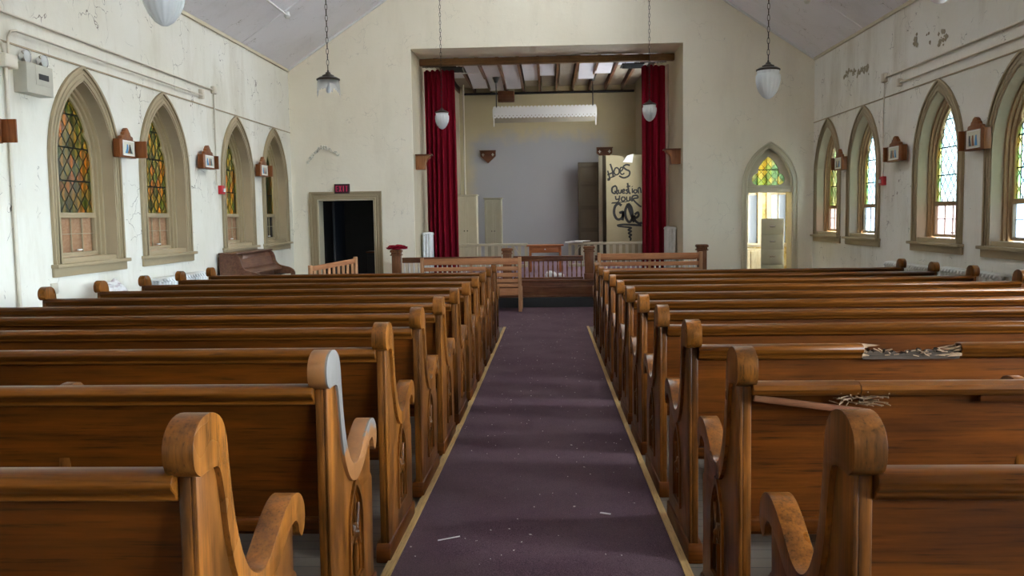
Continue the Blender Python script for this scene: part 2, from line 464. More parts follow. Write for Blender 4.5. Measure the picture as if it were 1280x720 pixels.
def make_window(name, glass, lower, board, label=None):
    """local x along the wall, local +y outwards, wall face at y = 0"""
    t = bpy.data.objects.new(name, None); COL.objects.link(t); t['kind'] = 'structure'
    m = MB()
    casing_ring(m, 0, .13, -.018, -.001)
    casing_ring(m, -.002, .028, -.036, -.018)
    casing_ring(m, .10, .13, -.028, -.018)
    casing_ring(m, .055, .075, -.026, -.018)
    m.build('casing', TRIM, t, bevel=.004)
    m = MB(); casing_ring(m, .12999, .142, -.018, .135)
    m.build('reveal', TRIMR, t)
    m = MB()
    casing_ring(m, .142, .175, .105, .20)
    casing_ring(m, .175, .205, .135, .20)
    o = lancet(WHW, 1.20, WZS, WRI, .20, 24); i = lancet(WHW, 1.24, WZS, WRI, .242, 24, .055, WZS + .30)
    m.prism(o + [], .165, .205, 'y', [i])
    m.box((-.43, .160, 1.60), (.43, .212, 1.635))
    m.box((-.44, .150, 1.585), (.44, .170, 1.603))
    m.build('window_frame', TRIM if board else wood('frame_' + name, (.30, .18, .08), (.45, .30, .16), 'Z', .5), t, bevel=.002)
    g = MB().prism(lancet(WHW, 1.62, WZS, WRI, .235, 20), .186, .190, 'y'); g.build('stained_glass', glass, t)
    m = MB()                                                                # lower sash
    m.box((-.44, .158, 1.205), (.44, .205, 1.235)); m.box((-.44, .158, 1.582), (.44, .205, 1.60))
    for sx in (-1, 1): m.box((sx * .43 - .010, .158, 1.23), (sx * .43 + .010, .205, 1.59))
    m.box((-.42, .176, 1.42), (.42, .196, 1.427))
    for q in (-.21, .0, .21): m.box((q - .004, .180, 1.23), (q + .004, .196, 1.59))
    sash = m.build('sash', TRIM, t, bevel=.002)
    MB().box((-.42, .190, 1.235), (.42, .193, 1.585)).build('pane', lower, sash)
    MB().box((.05, .14, 1.255), (.12, .16, 1.27)).build('sash_lock', WHITEP, t, bevel=.002)
    if board: MB().box((-.46, .212, 1.2), (.46, .226, 1.60)).build('boarding', board, t, label='board nailed over the outside')
    m = MB(); m.box((-.71, -.075, 1.115), (.71, .0, 1.15)); m.box((-.54, 0, 1.115), (.54, .16, 1.20))
    m.box((-.545, -.002, 1.115), (.545, .16, 1.152))
    m.build('window_sill', TRIM, t, bevel=.006)
    MB().box((-.70, -.03, 1.03), (.70, -.001, 1.115)).build('apron', TRIM, t, bevel=.006)
    return t
nwin = 0
def put_window(sx, y, glass, lower, board):
    global nwin; nwin += 1
    t = make_window('window_%d' % nwin, glass, lower, board)
    t.location = (sx * W, y, 0); t.rotation_euler = (0, 0, PI / 2 if sx < 0 else -PI / 2)
    L = bpy.data.lights.new('daylight_portal', 'AREA'); L.shape = 'RECTANGLE'; L.size = .95; L.size_y = 1.75
    L.cycles.is_portal = True
    o = bpy.data.objects.new('daylight_portal', L); COL.objects.link(o)
    o.location = (sx * (W + .32), y, 2.05); o.rotation_euler = (PI / 2, 0, PI / 2 if sx > 0 else -PI / 2)
    return t
DARKB = plain('dark_board', (.03, .02, .015), .8)
for i, y in enumerate(WIN_L): put_window(-1, y, GLASS_L, CLEAR, OSB if i < 3 else DARKB)
for i, y in enumerate(WIN_R): put_window(1, y, GLASS_R, [OBS_B, OBS_P, OBS_B, OBS_P][i], None)
for y in WIN_BACK: put_window(-1, y, GLASS_L, CLEAR, OSB)
for y in WIN_BACK[2:]: put_window(1, y, CLEAR, CLEAR, None)  # clear glass in these unseen windows to pass more daylight
nwin += 1
t = bpy.data.objects.new('window_%d' % nwin, None); COL.objects.link(t); t['kind'] = 'structure'; t.location = (W, 0, 0)  # wide window added out of view to light the right pew backs
n_ = 3; pw_ = (BW1 - BW0) / n_
MB().prism([(BW0, .95), (BW1, .95), (BW1, 3.3), (BW0, 3.3)], .08, .14, 'x', [[(BW0 + k * pw_ + .05, 1.0), (BW0 + (k + 1) * pw_ - .05, 1.0), (BW0 + (k + 1) * pw_ - .05, 3.25), (BW0 + k * pw_ + .05, 3.25)] for k in range(n_)]).build('window_frame', TRIM, t)
MB().box((.10, BW0 + .03, .98), (.104, BW1 - .03, 3.27)).build('pane', sheer('added_window_glass', (.48, .50, .52), .05), t)
MB().prism([(BW0 - .12, .83), (BW1 + .12, .83), (BW1 + .12, 3.42), (BW0 - .12, 3.42)], -.02, 0, 'x', [[(BW0, .95), (BW1, .95), (BW1, 3.3), (BW0, 3.3)]]).build('casing', TRIM, t)
L = bpy.data.lights.new('daylight_portal', 'AREA'); L.shape = 'RECTANGLE'; L.size = BW1 - BW0; L.size_y = 2.35; L.cycles.is_portal = True
o = bpy.data.objects.new('daylight_portal', L); COL.objects.link(o); o.location = (W + .3, (BW0 + BW1) / 2, 2.12); o.rotation_euler = (PI / 2, 0, PI / 2)

# ------------------------------------------------------------------ front wall with doorways and chancel arch
OPL, OPR, OPT = -2.40, 2.34, 4.48
DLx0, DLx1, DLt = -4.13, -3.11, 1.88
cxd = (957.5 - 687) * YB / F            # pointed doorway on the right
DHW, DZS, DRI = .485, 1.99, .77
gable = [(-W, -.2), (-W, ZE), (0, ZE + PITCH * W), (W, ZE), (W, -.2)]
hole_arch = [(OPL, .0), (OPL, OPT), (OPR, OPT), (OPR, .0)]
hole_l = [(DLx0, .0), (DLx0, DLt), (DLx1, DLt), (DLx1, .0)]
hole_r = [(cxd + x, z) for x, z in lancet(DHW, .0, DZS, DRI, .09)]
MB().prism(gable, YB, YB + .3, 'y', [hole_arch, hole_l, hole_r]).build('wall_front', WALLB, kind='structure')
# rear wall (behind the camera), left without windows
RW = [(-2.3, 2.0, 1.3, 3.9), (2.3, 2.6, 1.3, 4.5)]
gr = [(-W, -.2), (-W, ZE), (0, ZE + PITCH * W), (W, ZE), (W, -.2)]
MB().prism(gr, YR - .3, YR, 'y').build('wall_rear', WALLM, kind='structure')
# ceiling: two sloping planes, one slab
zr = ZE + PITCH * W
SKX0, SKX1, SKY0, SKY1 = .35, 1.45, 8.6, 14.2  # opening for a roof light added out of view to brighten the front
cm_ = MB().prism([(-W - .3, ZE - PITCH * .3), (0, zr), (0, zr + .15), (-W - .3, ZE - PITCH * .3 + .15)], YR - .3, YB + .2, 'y')
for x0, x1, y0, y1 in ((0, W + .3, YR - .3, SKY0), (0, W + .3, SKY1, YB + .2), (0, SKX0, SKY0, SKY1), (SKX1, W + .3, SKY0, SKY1)):
    za, zb = zr - PITCH * x0, zr - PITCH * x1
    cm_.prism([(x0, za), (x1, zb), (x1, zb + .15), (x0, za + .15)], y0, y1, 'y')
cm_.build('ceiling', CEIL, kind='structure')
nwin += 1
t = bpy.data.objects.new('window_%d' % nwin, None); COL.objects.link(t); t['kind'] = 'structure'  # added roof light, not part of the visible ceiling
t.location = ((SKX0 + SKX1) / 2, (SKY0 + SKY1) / 2, zr - PITCH * (SKX0 + SKX1) / 2 + .09); t.rotation_euler = (0, math.atan(PITCH), 0)
hx = (SKX1 - SKX0) / 2 / math.cos(math.atan(PITCH)); hy = (SKY1 - SKY0) / 2
m = MB()
for k in range(8): m.box((-hx, -hy + k * 2 * hy / 7 - .02, -.05), (hx, -hy + k * 2 * hy / 7 + .02, .05))
m.box((-hx - .03, -hy, -.06), (-hx, hy, .07)); m.box((hx, -hy, -.06), (hx + .03, hy, .07))
m.build('window_frame', WHITEP, t); MB().box((-hx, -hy, .0), (hx, hy, .004)).build('pane', SKG, t)
L = bpy.data.lights.new('daylight_portal', 'AREA'); L.shape = 'RECTANGLE'; L.size = hx * 2; L.size_y = hy * 2; L.cycles.is_portal = True
o = bpy.data.objects.new('daylight_portal', L); COL.objects.link(o); o.parent = t; o.location = (0, 0, .12)
n_tr = 0
def trim(m, mat=None, bevel=0):
    global n_tr; n_tr += 1
    return m.build('trim_%d' % n_tr, mat or CREAM, kind='structure', bevel=bevel)
for sx in (-1, 1):
    trim(MB().box((min(sx * W, sx * (W - .03)), YR + .01, ZE - .035), (max(sx * W, sx * (W - .03)), YB - .01, ZE + .01)), CREAM)
    trim(MB().bar((sx * (W - .01), YB - .02, ZE + .0), (0, YB - .02, zr - .015), .04, .045, (0, 1, 0)), WHITEP)
    # picture rail just above the window heads
    trim(MB().box((min(sx * W, sx * (W - .014)), YR + .01, 3.06), (max(sx * W, sx * (W - .014)), YB - .01, 3.074)), TRIM)
trim(MB().bar((0, YB - .01, zr - .03), (0, YR, zr - .03), .06, .03), WHITEP)
# ceiling board seams
for sx in (-1, 1):
    m = MB()
    for y in (-2, 1, 4, 7, 10.2, 13.2):
        m.bar((sx * (W - .02), y, ZE - .0 + .01), (sx * .05, y, zr - .04), .012, .012)
    trim(m, CEIL)

# left doorway: casing, dark room behind
t = bpy.data.objects.new('door_1', None); COL.objects.link(t); t['kind'] = 'structure'; t.location = (0, YB, 0)
m = MB()
def rect_casing(m, x0, x1, zt, w, y0, y1):
    m.prism([(x0 - w, 0), (x0 - w, zt + w), (x1 + w, zt + w), (x1 + w, 0), (x1, 0), (x1, zt), (x0, zt), (x0, 0)], y0, y1, 'y')
rect_casing(m, DLx0, DLx1, DLt, .135, -.025, 0)
rect_casing(m, DLx0 - .105, DLx1 + .105, DLt + .105, .032, -.05, -.024)
rect_casing(m, DLx0, DLx1, DLt, .028, -.038, -.02)
rect_casing(m, DLx0 - .05, DLx1 + .05, DLt + .05, .015, -.034, -.02)
m.build('door_casing', TRIM, t, bevel=.004)
m = MB(); m.prism([(DLx0 + .0, 0), (DLx0, DLt), (DLx1, DLt), (DLx1, 0), (DLx1 - .02, 0), (DLx1 - .02, DLt - .02), (DLx0 + .02, DLt - .02), (DLx0 + .02, 0)], -.01, .3, 'y')
m.build('door_jamb', CREAM, t)
m = MB()
m.prism([(DLx0 + .18, .02), (DLx0 + .18, 1.85), (DLx0 + .22, 1.85), (DLx0 + .22, .02)], .34, 1.1, 'y')
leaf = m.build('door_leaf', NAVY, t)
def room(name, x0, x1, y0, y1, z1, mat, fmat, holes_back=(), holes_right=()):
    MB().prism([(x0, 0), (x1, 0), (x1, z1), (x0, z1)], y1, y1 + .12, 'y', holes_back).build('wall_%s_back' % name, mat, kind='structure')
    MB().box((x0 - .12, y0, 0), (x0, y1 + .12, z1)).build('wall_%s_left' % name, mat, kind='structure')
    MB().prism([(y0, 0), (y1 + .12, 0), (y1 + .12, z1), (y0, z1)], x1, x1 + .12, 'x', holes_right).build('wall_%s_right' % name, mat, kind='structure')
    wx = -1 if x0 < 0 else 1
    MB().box((min(wx * (W + .2), wx * (5.12 if wx > 0 else 5.72)), y0 - .1, 0), (max(wx * (W + .2), wx * (5.12 if wx > 0 else 5.72)), y0, z1)).build('wall_%s_front' % name, mat, kind='structure')
    MB().box((x0 - .12, y0, z1), (x1 + .12, y1 + .12, z1 + .1)).build('ceiling_%s' % name, mat, kind='structure')
    MB().box((x0 - .12, y0 - .31, -.12), (x1 + .12, y1 + .12, -.001)).build('floor_%s' % name, fmat, kind='structure')
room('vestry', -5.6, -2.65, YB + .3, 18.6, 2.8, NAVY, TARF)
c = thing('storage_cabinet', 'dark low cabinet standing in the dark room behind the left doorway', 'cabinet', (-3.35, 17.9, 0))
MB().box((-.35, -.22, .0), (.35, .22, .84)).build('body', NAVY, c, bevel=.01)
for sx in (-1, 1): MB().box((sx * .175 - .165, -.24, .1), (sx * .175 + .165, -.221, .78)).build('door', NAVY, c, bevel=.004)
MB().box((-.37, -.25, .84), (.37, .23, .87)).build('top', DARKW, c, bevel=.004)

# exit sign
t = thing('exit_sign', 'dark red EXIT sign above the left doorway', 'sign', ((428 - 687) * YB / F, YB - .052, 1.53 + (272.8 - 235) * YB / F))
MB().box((-.135, .0, -.085), (.135, .05, .085)).build('housing', BLACKP, t, bevel=.006)
EXR = plain('exit_red', (.05, .006, .014), .4); EXT = plain('exit_letters', (.62, .03, .12), .4)
fc = MB().box((-.122, -.006, -.072), (.122, .0, .072)).build('face', EXR, t)
m = MB()
def seg(m, x0, z0, x1, z1, w=.016): m.bar((x0, -.009, z0), (x1, -.009, z1), w, .005, (0, 1, 0))
for i, ch in enumerate('EXIT'):
    x = -.085 + i * .057; a, b = -.017, .017
    if ch == 'E':
        seg(m, x + a, -.05, x + a, .05); [seg(m, x + a, q, x + b, q, .013) for q in (-.044, 0, .044)]
    if ch == 'X': seg(m, x + a, -.05, x + b, .05); seg(m, x + a, .05, x + b, -.05)
    if ch == 'I': seg(m, x, -.05, x, .05)
    if ch == 'T': seg(m, x, -.05, x, .05); seg(m, x + a, .044, x + b, .044, .013)
m.build('letters', EXT, t)

# right pointed doorway
t = bpy.data.objects.new('door_2', None); COL.objects.link(t); t['kind'] = 'structure'; t.location = (cxd, YB, 0)
m = MB()
def ring(m, t0, t1, a0, a1, z0=0.0):
    o = lancet(DHW, z0, DZS, DRI, t0); i = lancet(DHW, z0, DZS, DRI, t1); m.prism(o + list(reversed(i)), a0, a1, 'y')
ring(m, 0, .09, -.02, 0); ring(m, -.003, .022, -.045, -.019); ring(m, .065, .09, -.035, -.019)
m.build('door_casing', CREAM, t, bevel=.004)
m = MB(); ring(m, .09, .105, -.02, .30); m.build('door_jamb', CREAM, t)
zt = 1.53 + (266.5 - 238) * YB / F
m = MB(); m.box((-.385, .02, zt - .05), (.385, .16, zt + .05)); m.box((-.385, .0, zt + .03), (.385, .17, zt + .055))
m.build('transom', CREAM, t, bevel=.004)
# trefoil fanlight
tre = []
hz0 = zt + .08
for k in range(0, 25):
    a = PI + (-PI) * k / 24
    rr = .285
    x = rr * math.cos(a); z = hz0 + .0
base = [(-.285, hz0)]
def arc(cx, cz, r, a0, a1, n=10): return [(cx + r * math.cos(a0 + (a1 - a0) * k / n), cz + r * math.sin(a0 + (a1 - a0) * k / n)) for k in range(n + 1)]
lf = arc(-.185, hz0 + .10, .10, PI * 1.5, PI * .55, 10)
top = [(-.185, hz0 + .21), (-.165, hz0 + .31), (-.10, hz0 + .41), (0, hz0 + .50)]
half = lf + top
tre = half + [(-x, z) for x, z in reversed(half[:-1])]
o = lancet(DHW, zt + .04, DZS, DRI, .10)
m = MB().prism(o, .10, .15, 'y', [tre]); m.build('fanlight_frame', CREAM, t, bevel=.004)
MB().prism([(x * 1.01, z) for x, z in tre], .122, .126, 'y').build('fanlight_glass', GLASS_F, t)

# bright side room behind it
PAPERW = NT('peeling_wallpaper')
v = PAPERW.coords()
c1 = PAPERW.mix(PAPERW.ramp(PAPERW.noise(PAPERW.coords((3, 3, .9)), 5, 5, .7), [(.45, 0.0), (.55, 1.0)]), (.62, .52, .20), (.40, .28, .08))
PAPERW.bsdf(PAPERW.mix(PAPERW.ramp(PAPERW.noise(v, 3, 5), [(.5, 0.0), (.6, .8)]), c1, (.72, .66, .42)), .8)
wx0, wx1 = 4.22, 4.62
hb = [[(3.95, .9), (4.33, .9), (4.33, 3.0), (3.95, 3.0)], [(4.60, .9), (4.92, .9), (4.92, 3.0), (4.60, 3.0)]]
room('sacristy', 2.8, 5.0, YB + .3, 18.6, 3.3, PAPERW.m, FLOOR, hb, [[(16.6, .9), (18.0, .9), (18.0, 2.9), (16.6, 2.9)]])
MB().box((5.04, 16.6, .9), (5.044, 18.0, 2.9)).build('window_sacristy_pane', DIMR, kind='structure')
for k, h in enumerate(hb):
    x0, x1 = h[0][0], h[1][0]
    nwin += 1
    t = bpy.data.objects.new('window_%d' % nwin, None); COL.objects.link(t); t['kind'] = 'structure'; t.location = ((x0 + x1) / 2, 18.6, 0)
    hwid = (x1 - x0) / 2; m = MB()
    m.prism([(-hwid - .09, .82), (hwid + .09, .82), (hwid + .09, 3.09), (-hwid - .09, 3.09)], -.03, .0, 'y', [[(-hwid, .9), (hwid, .9), (hwid, 3.0), (-hwid, 3.0)]])
    m.box((-hwid, .03, 1.9), (hwid, .07, 1.95)); m.box((-.01, .03, .9), (.01, .06, 3.0))
    m.box((-hwid - .12, -.07, .86), (hwid + .12, .0, .90))
    m.build('window_frame', CREAM, t)
    MB().box((-hwid, .05, .9), (hwid, .054, 3.0)).build('pane', DIMS, t)
nwin += 1
t = bpy.data.objects.new('window_%d' % nwin, None); COL.objects.link(t); t['kind'] = 'structure'; t.location = (5.0, 17.3, 0)
MB().prism([(-.8, .8), (.8, .8), (.8, 3.0), (-.8, 3.0)], -.03, .0, 'x', [[(-.7, .9), (.7, .9), (.7, 2.9), (-.7, 2.9)]]).build('window_frame', CREAM, t)
for (lx, ly, lz, sx_, sy_, rz) in ((4.4, 18.8, 1.95, 1.2, 2.1, 0), (5.2, 17.3, 1.9, 1.4, 2.0, -PI / 2)):
    L = bpy.data.lights.new('daylight_portal', 'AREA'); L.shape = 'RECTANGLE'; L.size = sx_; L.size_y = sy_; L.cycles.is_portal = True
    o = bpy.data.objects.new('daylight_portal', L); COL.objects.link(o); o.location = (lx, ly, lz); o.rotation_euler = (-PI / 2, 0, rz + (0 if rz == 0 else PI))
# filing cabinet in the doorway room
t = thing('filing_cabinet', 'grey five-drawer filing cabinet standing in the pointed doorway', 'filing cabinet', (4.03, 16.15, 0), rz=math.radians(-14))
MB().box((-.2, -.0, .02), (.2, .6, 1.42)).build('body', GREYM, t, bevel=.006)
for k in range(5):
    z = .06 + k * .27
    d = MB().box((-.185, -.02, z), (.185, -.001, z + .255)).build('drawer', GREYM, t, bevel=.004)
    MB().box((-.05, -.045, z + .13), (.05, -.019, z + .15)).build('handle', CHROME, d, bevel=.003)
t = thing('sideboard', 'low weathered wooden cupboard in the room behind the pointed doorway', 'cupboard', (4.05, 18.25, 0))
MB().box((-.35, -.25, .0), (.35, .25, .80)).build('body', wood('old_board', (.30, .26, .17), (.45, .40, .28), 'Z', .7, coat=0), t, bevel=.01)
for sx in (-1, 1): MB().box((sx * .17 - .16, -.268, .1), (sx * .17 + .16, -.25, .76)).build('door', wood('old_door%d' % sx, (.30, .26, .17), (.45, .40, .28), 'Z', .7, coat=0), t, bevel=.004)

# ------------------------------------------------------------------ chancel
YC = 22.0; ZP = .45; ZT = 4.80
for sx, xa, xb in ((-1, -2.40, -2.2), (1, 2.34, 2.14)):
    pl = [(xa, YB + .05), (xb, YC + .1), (xb + sx * .15, YC + .1), (xa + sx * .15, YB + .05)]
    if sx < 0: MB().prism(pl, 0, ZT, 'z').build('wall_chancel_left', CHAN, kind='structure')
    else:
        def px_(y): return xa + (xb - xa) * (y - YB - .05) / (YC - YB + .05)
        m = MB()
        for a, b, z0, z1 in ((YB + .05, 17.4, 0, ZT), (17.4, 20.2, 0, 1.7), (17.4, 20.2, 4.2, ZT), (20.2, YC + .1, 0, ZT)):
            m.prism([(px_(a), a), (px_(b), b), (px_(b) + .15, b), (px_(a) + .15, a)], z0, z1, 'z')
        m.build('wall_chancel_right', CHAN, kind='structure')
        nwin += 1
        t = bpy.data.objects.new('window_%d' % nwin, None); COL.objects.link(t); t['kind'] = 'structure'; t.location = (px_(18.8) + .06, 18.8, 0); t.rotation_euler = (0, 0, math.atan2(-(px_(20.2) - px_(17.4)), 2.8))  # window added out of sight behind the curtain to light the chancel
        m = MB().prism([(-1.4, 1.7), (1.4, 1.7), (1.4, 4.2), (-1.4, 4.2)], -.03, .03, 'x', [[(-1.33, 1.77), (-.03, 1.77), (-.03, 4.13), (-1.33, 4.13)], [(.03, 1.77), (1.33, 1.77), (1.33, 4.13), (.03, 4.13)]])
        m.build('window_frame', CREAM, t); MB().box((-.002, -1.36, 1.74), (.002, 1.36, 4.16)).build('pane', DIMG, t)
        L = bpy.data.lights.new('daylight_portal', 'AREA'); L.shape = 'RECTANGLE'; L.size = 2.8; L.size_y = 2.5; L.cycles.is_portal = True
        o = bpy.data.objects.new('daylight_portal', L); COL.objects.link(o); o.location = (2.5, 18.8, 2.95); o.rotation_euler = (PI / 2, 0, PI / 2)
# back wall with a greyish painted field
t_ = NT('chancel_back_paint'); v = t_.coords(); sp = t_.n('SeparateXYZ'); t_.l(v, sp.inputs[0])
nz = t_.noise(v, 2.5, 5, .6)
zz = t_.math('ADD', sp.outputs[2], t_.math('MULTIPLY', nz, .8))
xx = t_.math('ADD', t_.math('ABSOLUTE', t_.math('ADD', sp.outputs[0], .25)), t_.math('MULTIPLY', nz, .5))
f_ = t_.math('MULTIPLY', t_.ramp(zz, [(.0, 1.0), (1.0, 1.0)]), t_.math('MULTIPLY', t_.math('SUBTRACT', 1.0, t_.math('MULTIPLY', t_.math('SUBTRACT', zz, 3.75), 3.0), True), t_.math('SUBTRACT', 1.0, t_.math('MULTIPLY', t_.math('SUBTRACT', xx, 1.75), 3.0), True), True), True)
t_.bsdf(t_.mix(f_, t_.mix(nz, (.50, .43, .26), (.58, .51, .34)), (.42, .42, .44)), .8, bump=nz, bstr=.1)
MB().box((-2.35, YC, 0), (2.3, YC + .2, ZT)).build('wall_chancel_back', t_.m, kind='structure')
MB().box((-2.7, YB + .29, ZT), (2.7, YC + .3, ZT + .1)).build('ceiling_chancel', plain('lath_brown', (.16, .12, .08), .8), kind='structure')
# lintel soffit of the deep arch
MB().box((-2.42, YB + .29, OPT), (2.36, YB + .95, ZT + .02)).build('trim_arch_soffit', WALLB, kind='structure')
# platform
pm = MB().box((-2.75, 14.8, 0), (2.75, YB, ZP)); pm.prism([(OPL + .01, YB), (OPR - .01, YB), (2.13, YC), (-2.19, YC)], 0, ZP, 'z')
CARP2 = plain('platform_carpet', (.20, .12, .16), .95, var=.2, scale=30)
pm.build('floor_platform', CARP2, kind='structure')
trim(MB().box((-2.78, 14.62, 0), (2.78, 14.80, .17)), BLACKP)
m = MB(); m.box((-2.76, 14.765, .17), (2.76, 14.80, .45)); m.box((-2.77, 14.745, .425), (2.77, 14.81, .462)); m.box((-2.77, 14.75, .17), (2.77, 14.80, .20)); m.box((-2.77, 14.755, .33), (2.77, 14.77, .35))
trim(m, DARKW, .004)

# curtain beam
tag(MB().box((-2.37, 16.45, 4.335), (2.31, 16.6, 4.455)).build('curtain_beam', BEAM, bevel=.008), 'long brown wooden beam spanning the top of the chancel arch', 'beam')
# broken ceiling in chancel: joists, sagging lining sheets
m = MB()
t = thing('broken_ceiling', 'collapsed chancel ceiling of dark joists behind the beam', 'ceiling joists', (0, 0, 0))
for k in range(12):
    x = -2.2 + k * .40
    MB().box((x - .025, 17.3, 4.58), (x + .025, YC - .02, 4.80)).build('joist', DARKW, t)
SHEET = plain('ceiling_sheet', (.56, .54, .58), .7, var=.08)
SHB = plain('ceiling_sheet_brown', (.30, .25, .19), .8, var=.15)
random.seed(11)
for k in range(11):
    x0 = -2.165 + k * .40; x1 = x0 + .335
    x1 = min(x1, 2.12)
    L_ = [1.9, 2.6, 3.6, 2.9, 2.2, 1.7, .0, 1.8, 1.2, .6, .3][k] + 1.0
    n = 10; m = MB(); vs = []
    droop = [.05, .22, .12, .20, .1, .07, .02, .16, .14, .05, .03][k]
    for j in range(n + 1):
        y = 17.0 + L_ * j / n; z = 4.68 - .8 * droop * (j / n) ** 3
        sk = .04 * math.sin(k * 2.1) * j / n
        for xx_ in (x0 + sk, x1 + sk): vs += [(xx_, y, z), (xx_, y, z - .012)]
    fs = []
    for j in range(n):
        a = j * 4; b = a + 4
        fs += [(a, a + 2, b + 2, b), (a + 1, b + 1, b + 3, a + 3), (a, b, b + 1, a + 1), (a + 2, a + 3, b + 3, b + 2)]
    fs += [(0, 1, 3, 2), (n * 4, n * 4 + 2, n * 4 + 3, n * 4 + 1)]
    if L_ > 1.0: MB().add(vs, fs).build('lining_sheet', SHEET, t, label='pale sagging sheet of ceiling lining')
    y0 = 17.0 + L_ + .02
    vs = []
    for j in range(n + 1):
        y = y0 + (YC - .1 - y0) * j / n; z = 4.70 - .03 * math.sin(PI * j / n)
        for xx_ in (x0 + .02, x1 - .02): vs += [(xx_, y, z + .012), (xx_, y, z)]
    MB().add(vs, fs).build('lining_board', SHB, t, label='brown backing board')
tag(MB().tube([(-2.1, YC - .06, 4.55), (0, YC - .06, 4.55), (2.1, YC - .06, 4.55)], .03).build('ceiling_pipe', BLACKP), 'black pipe along the top of the chancel back wall', 'pipe')
for x, lab in ((-1.93, 'dark vent panel above the left curtain'), (1.70, 'dark vent panel beside the top of the right curtain')):
    m = MB().box((x - .22, 17.9, 4.51), (x + .22, 18.4, 4.54))
    for q in range(5): m.box((x - .2, 17.93 + q * .09, 4.495), (x + .2, 17.95 + q * .09, 4.51))
    m.tube([(x - .15, 18.0, 4.53), (x - .15, 18.0, 4.79)], .006); m.tube([(x + .15, 18.3, 4.53), (x + .15, 18.3, 4.79)], .006)
    tag(m.build('ceiling_vent', BLACKP), lab, 'vent', 'dark vents above the curtains')
t = thing('hanging_box', 'small dark brown box hanging from the chancel ceiling behind the valance lamp', 'box', ((635 - 687) * 21.5 / F, 21.6, 4.50))
MB().box((-.2, -.1, -.2), (.2, .1, .05)).build('body', DARKW, t, bevel=.01); MB().tube([(0, 0, .05), (0, 0, .29)], .02).build('hanger', BLACKP, t)

# hanging fluorescent fixture with scalloped valance
YL = 20.0
t = thing('valance_lamp', 'long white hanging lamp with scalloped perforated valance in the chancel', 'hanging lamp', (-.085, YL, 0))
n = 28; wv = 2.30; top, bot = [], []
for k in range(n):
    x0 = -wv / 2 + wv * k / n; r = wv / n / 2
    for j in range(5): a = PI * j / 5; top.append((x0 + r - r * math.cos(a), 3.94 + .045 * math.sin(a)))
for k in range(n):
    x0 = wv / 2 - wv * k / n; r = wv / n / 2
    for j in range(5): a = PI * j / 5; bot.append((x0 - r + r * math.cos(a), 3.76 - .045 * math.sin(a)))
holes = [[(-wv / 2 + wv * (k + .5) / n + .014 * math.cos(a * PI / 3), 3.77 + .014 * math.sin(a * PI / 3)) for a in range(6)] for k in range(n)]
VAL = plain('valance_white', (.74, .73, .72), .5, var=.05)
MB().prism(top + [(wv / 2, 3.94)] + bot, -.16, -.152, 'y', holes).build('valance', VAL, t)
m = MB(); m.prism([(-.15, 3.90), (.16, 3.96), (.16, 3.70), (.10, 3.64), (-.02, 3.72), (-.15, 3.74)], -wv / 2 + .02, wv / 2 - .02, 'x')
m.build('housing', plain('lamp_housing', (.38, .34, .27), .5), t, bevel=.005)
for sx in (-1, 1): 
    m = MB().prism([(-.152, 3.92), (.18, 3.97), (.18, 3.62), (.11, 3.56), (.02, 3.70), (-.152, 3.76)], sx * wv / 2 - .01, sx * wv / 2 + .01, 'x'); m.build('end_plate', VAL, t)
    MB().tube([(sx * 1.08, 0, 3.95), (sx * 1.08, 0, 4.66)], .012).build('rod', BLACKP, t)
    MB().lathe([(.001, 4.52), (.03, 4.52), (.08, 4.64), (.09, 4.68), (.001, 4.68)], (sx * 1.08, 0, 0)).build('canopy', BLACKP, t)

# curtains
def curtain(name, x0, x1, label, seed, rings=True):
    random.seed(seed); n = 90; rows = 26; vs = []
    t = thing(name, label, 'curtain', (0, 0, 0), group='red curtains of the chancel arch')
    nf = max(4, round((x1 - x0) / .105))
    ph = [random.uniform(-.5, .5) for _ in range(8)]
    for j in range(rows + 1):
        f = j / rows; z = 4.30 + (.46 - 4.30) * f
        for i in range(n + 1):
            u = i / n; amp = .035 + .035 * f
            x = x0 + (x1 - x0) * u + .012 * math.sin(6 * u + f * 2 + ph[0])
            y = 16.75 + amp * math.sin(2 * PI * nf * u + .7 * math.sin(3 * f + ph[1]) + 1.2 * math.sin(5 * u + ph[2])) + .02 * math.sin(9 * u + ph[3])
            zz_ = z + (.03 * abs(math.sin(PI * nf * u)) - .03 if j == 0 else 0)
            vs.append((x, y, zz_))
    fs = [(j * (n + 1) + i, j * (n + 1) + i + 1, (j + 1) * (n + 1) + i + 1, (j + 1) * (n + 1) + i) for j in range(rows) for i in range(n)]
    o = MB().add(vs, fs, True).build('cloth', VELVET, t)
    sd = o.modifiers.new('thick', 'SOLIDIFY'); sd.thickness = .006
    for k in range(nf):
        x = x0 + (x1 - x0) * (k + .5) / nf
        MB().tube([(x + .02 * math.cos(a * PI / 5), 16.75, 4.345 + .02 * math.sin(a * PI / 5)) for a in range(10)], .003, 5, True).build('curtain_ring', BRONZE, t)
    MB().tube([(x0 - .03, 16.75, 4.355), (x1 + .03, 16.75, 4.355)], .010).build('rod', BRONZE, t)
    return t
curtain('curtain', -2.33, -1.75, 'tall red curtain gathered at the left side of the chancel arch', 3)
curtain('curtain', 1.74, 2.17, 'tall red curtain gathered at the right side of the chancel arch', 5)
m = MB(); m.tube([(-2.05, 17.2, 4.29), (-1.35, 17.2, 4.30)], .012); m.build('x', WHITEP).name = 'water_pipe'
o = bpy.data.objects['water_pipe']; tag(o, 'thin white pipe reaching out from behind the left curtain top', 'pipe')
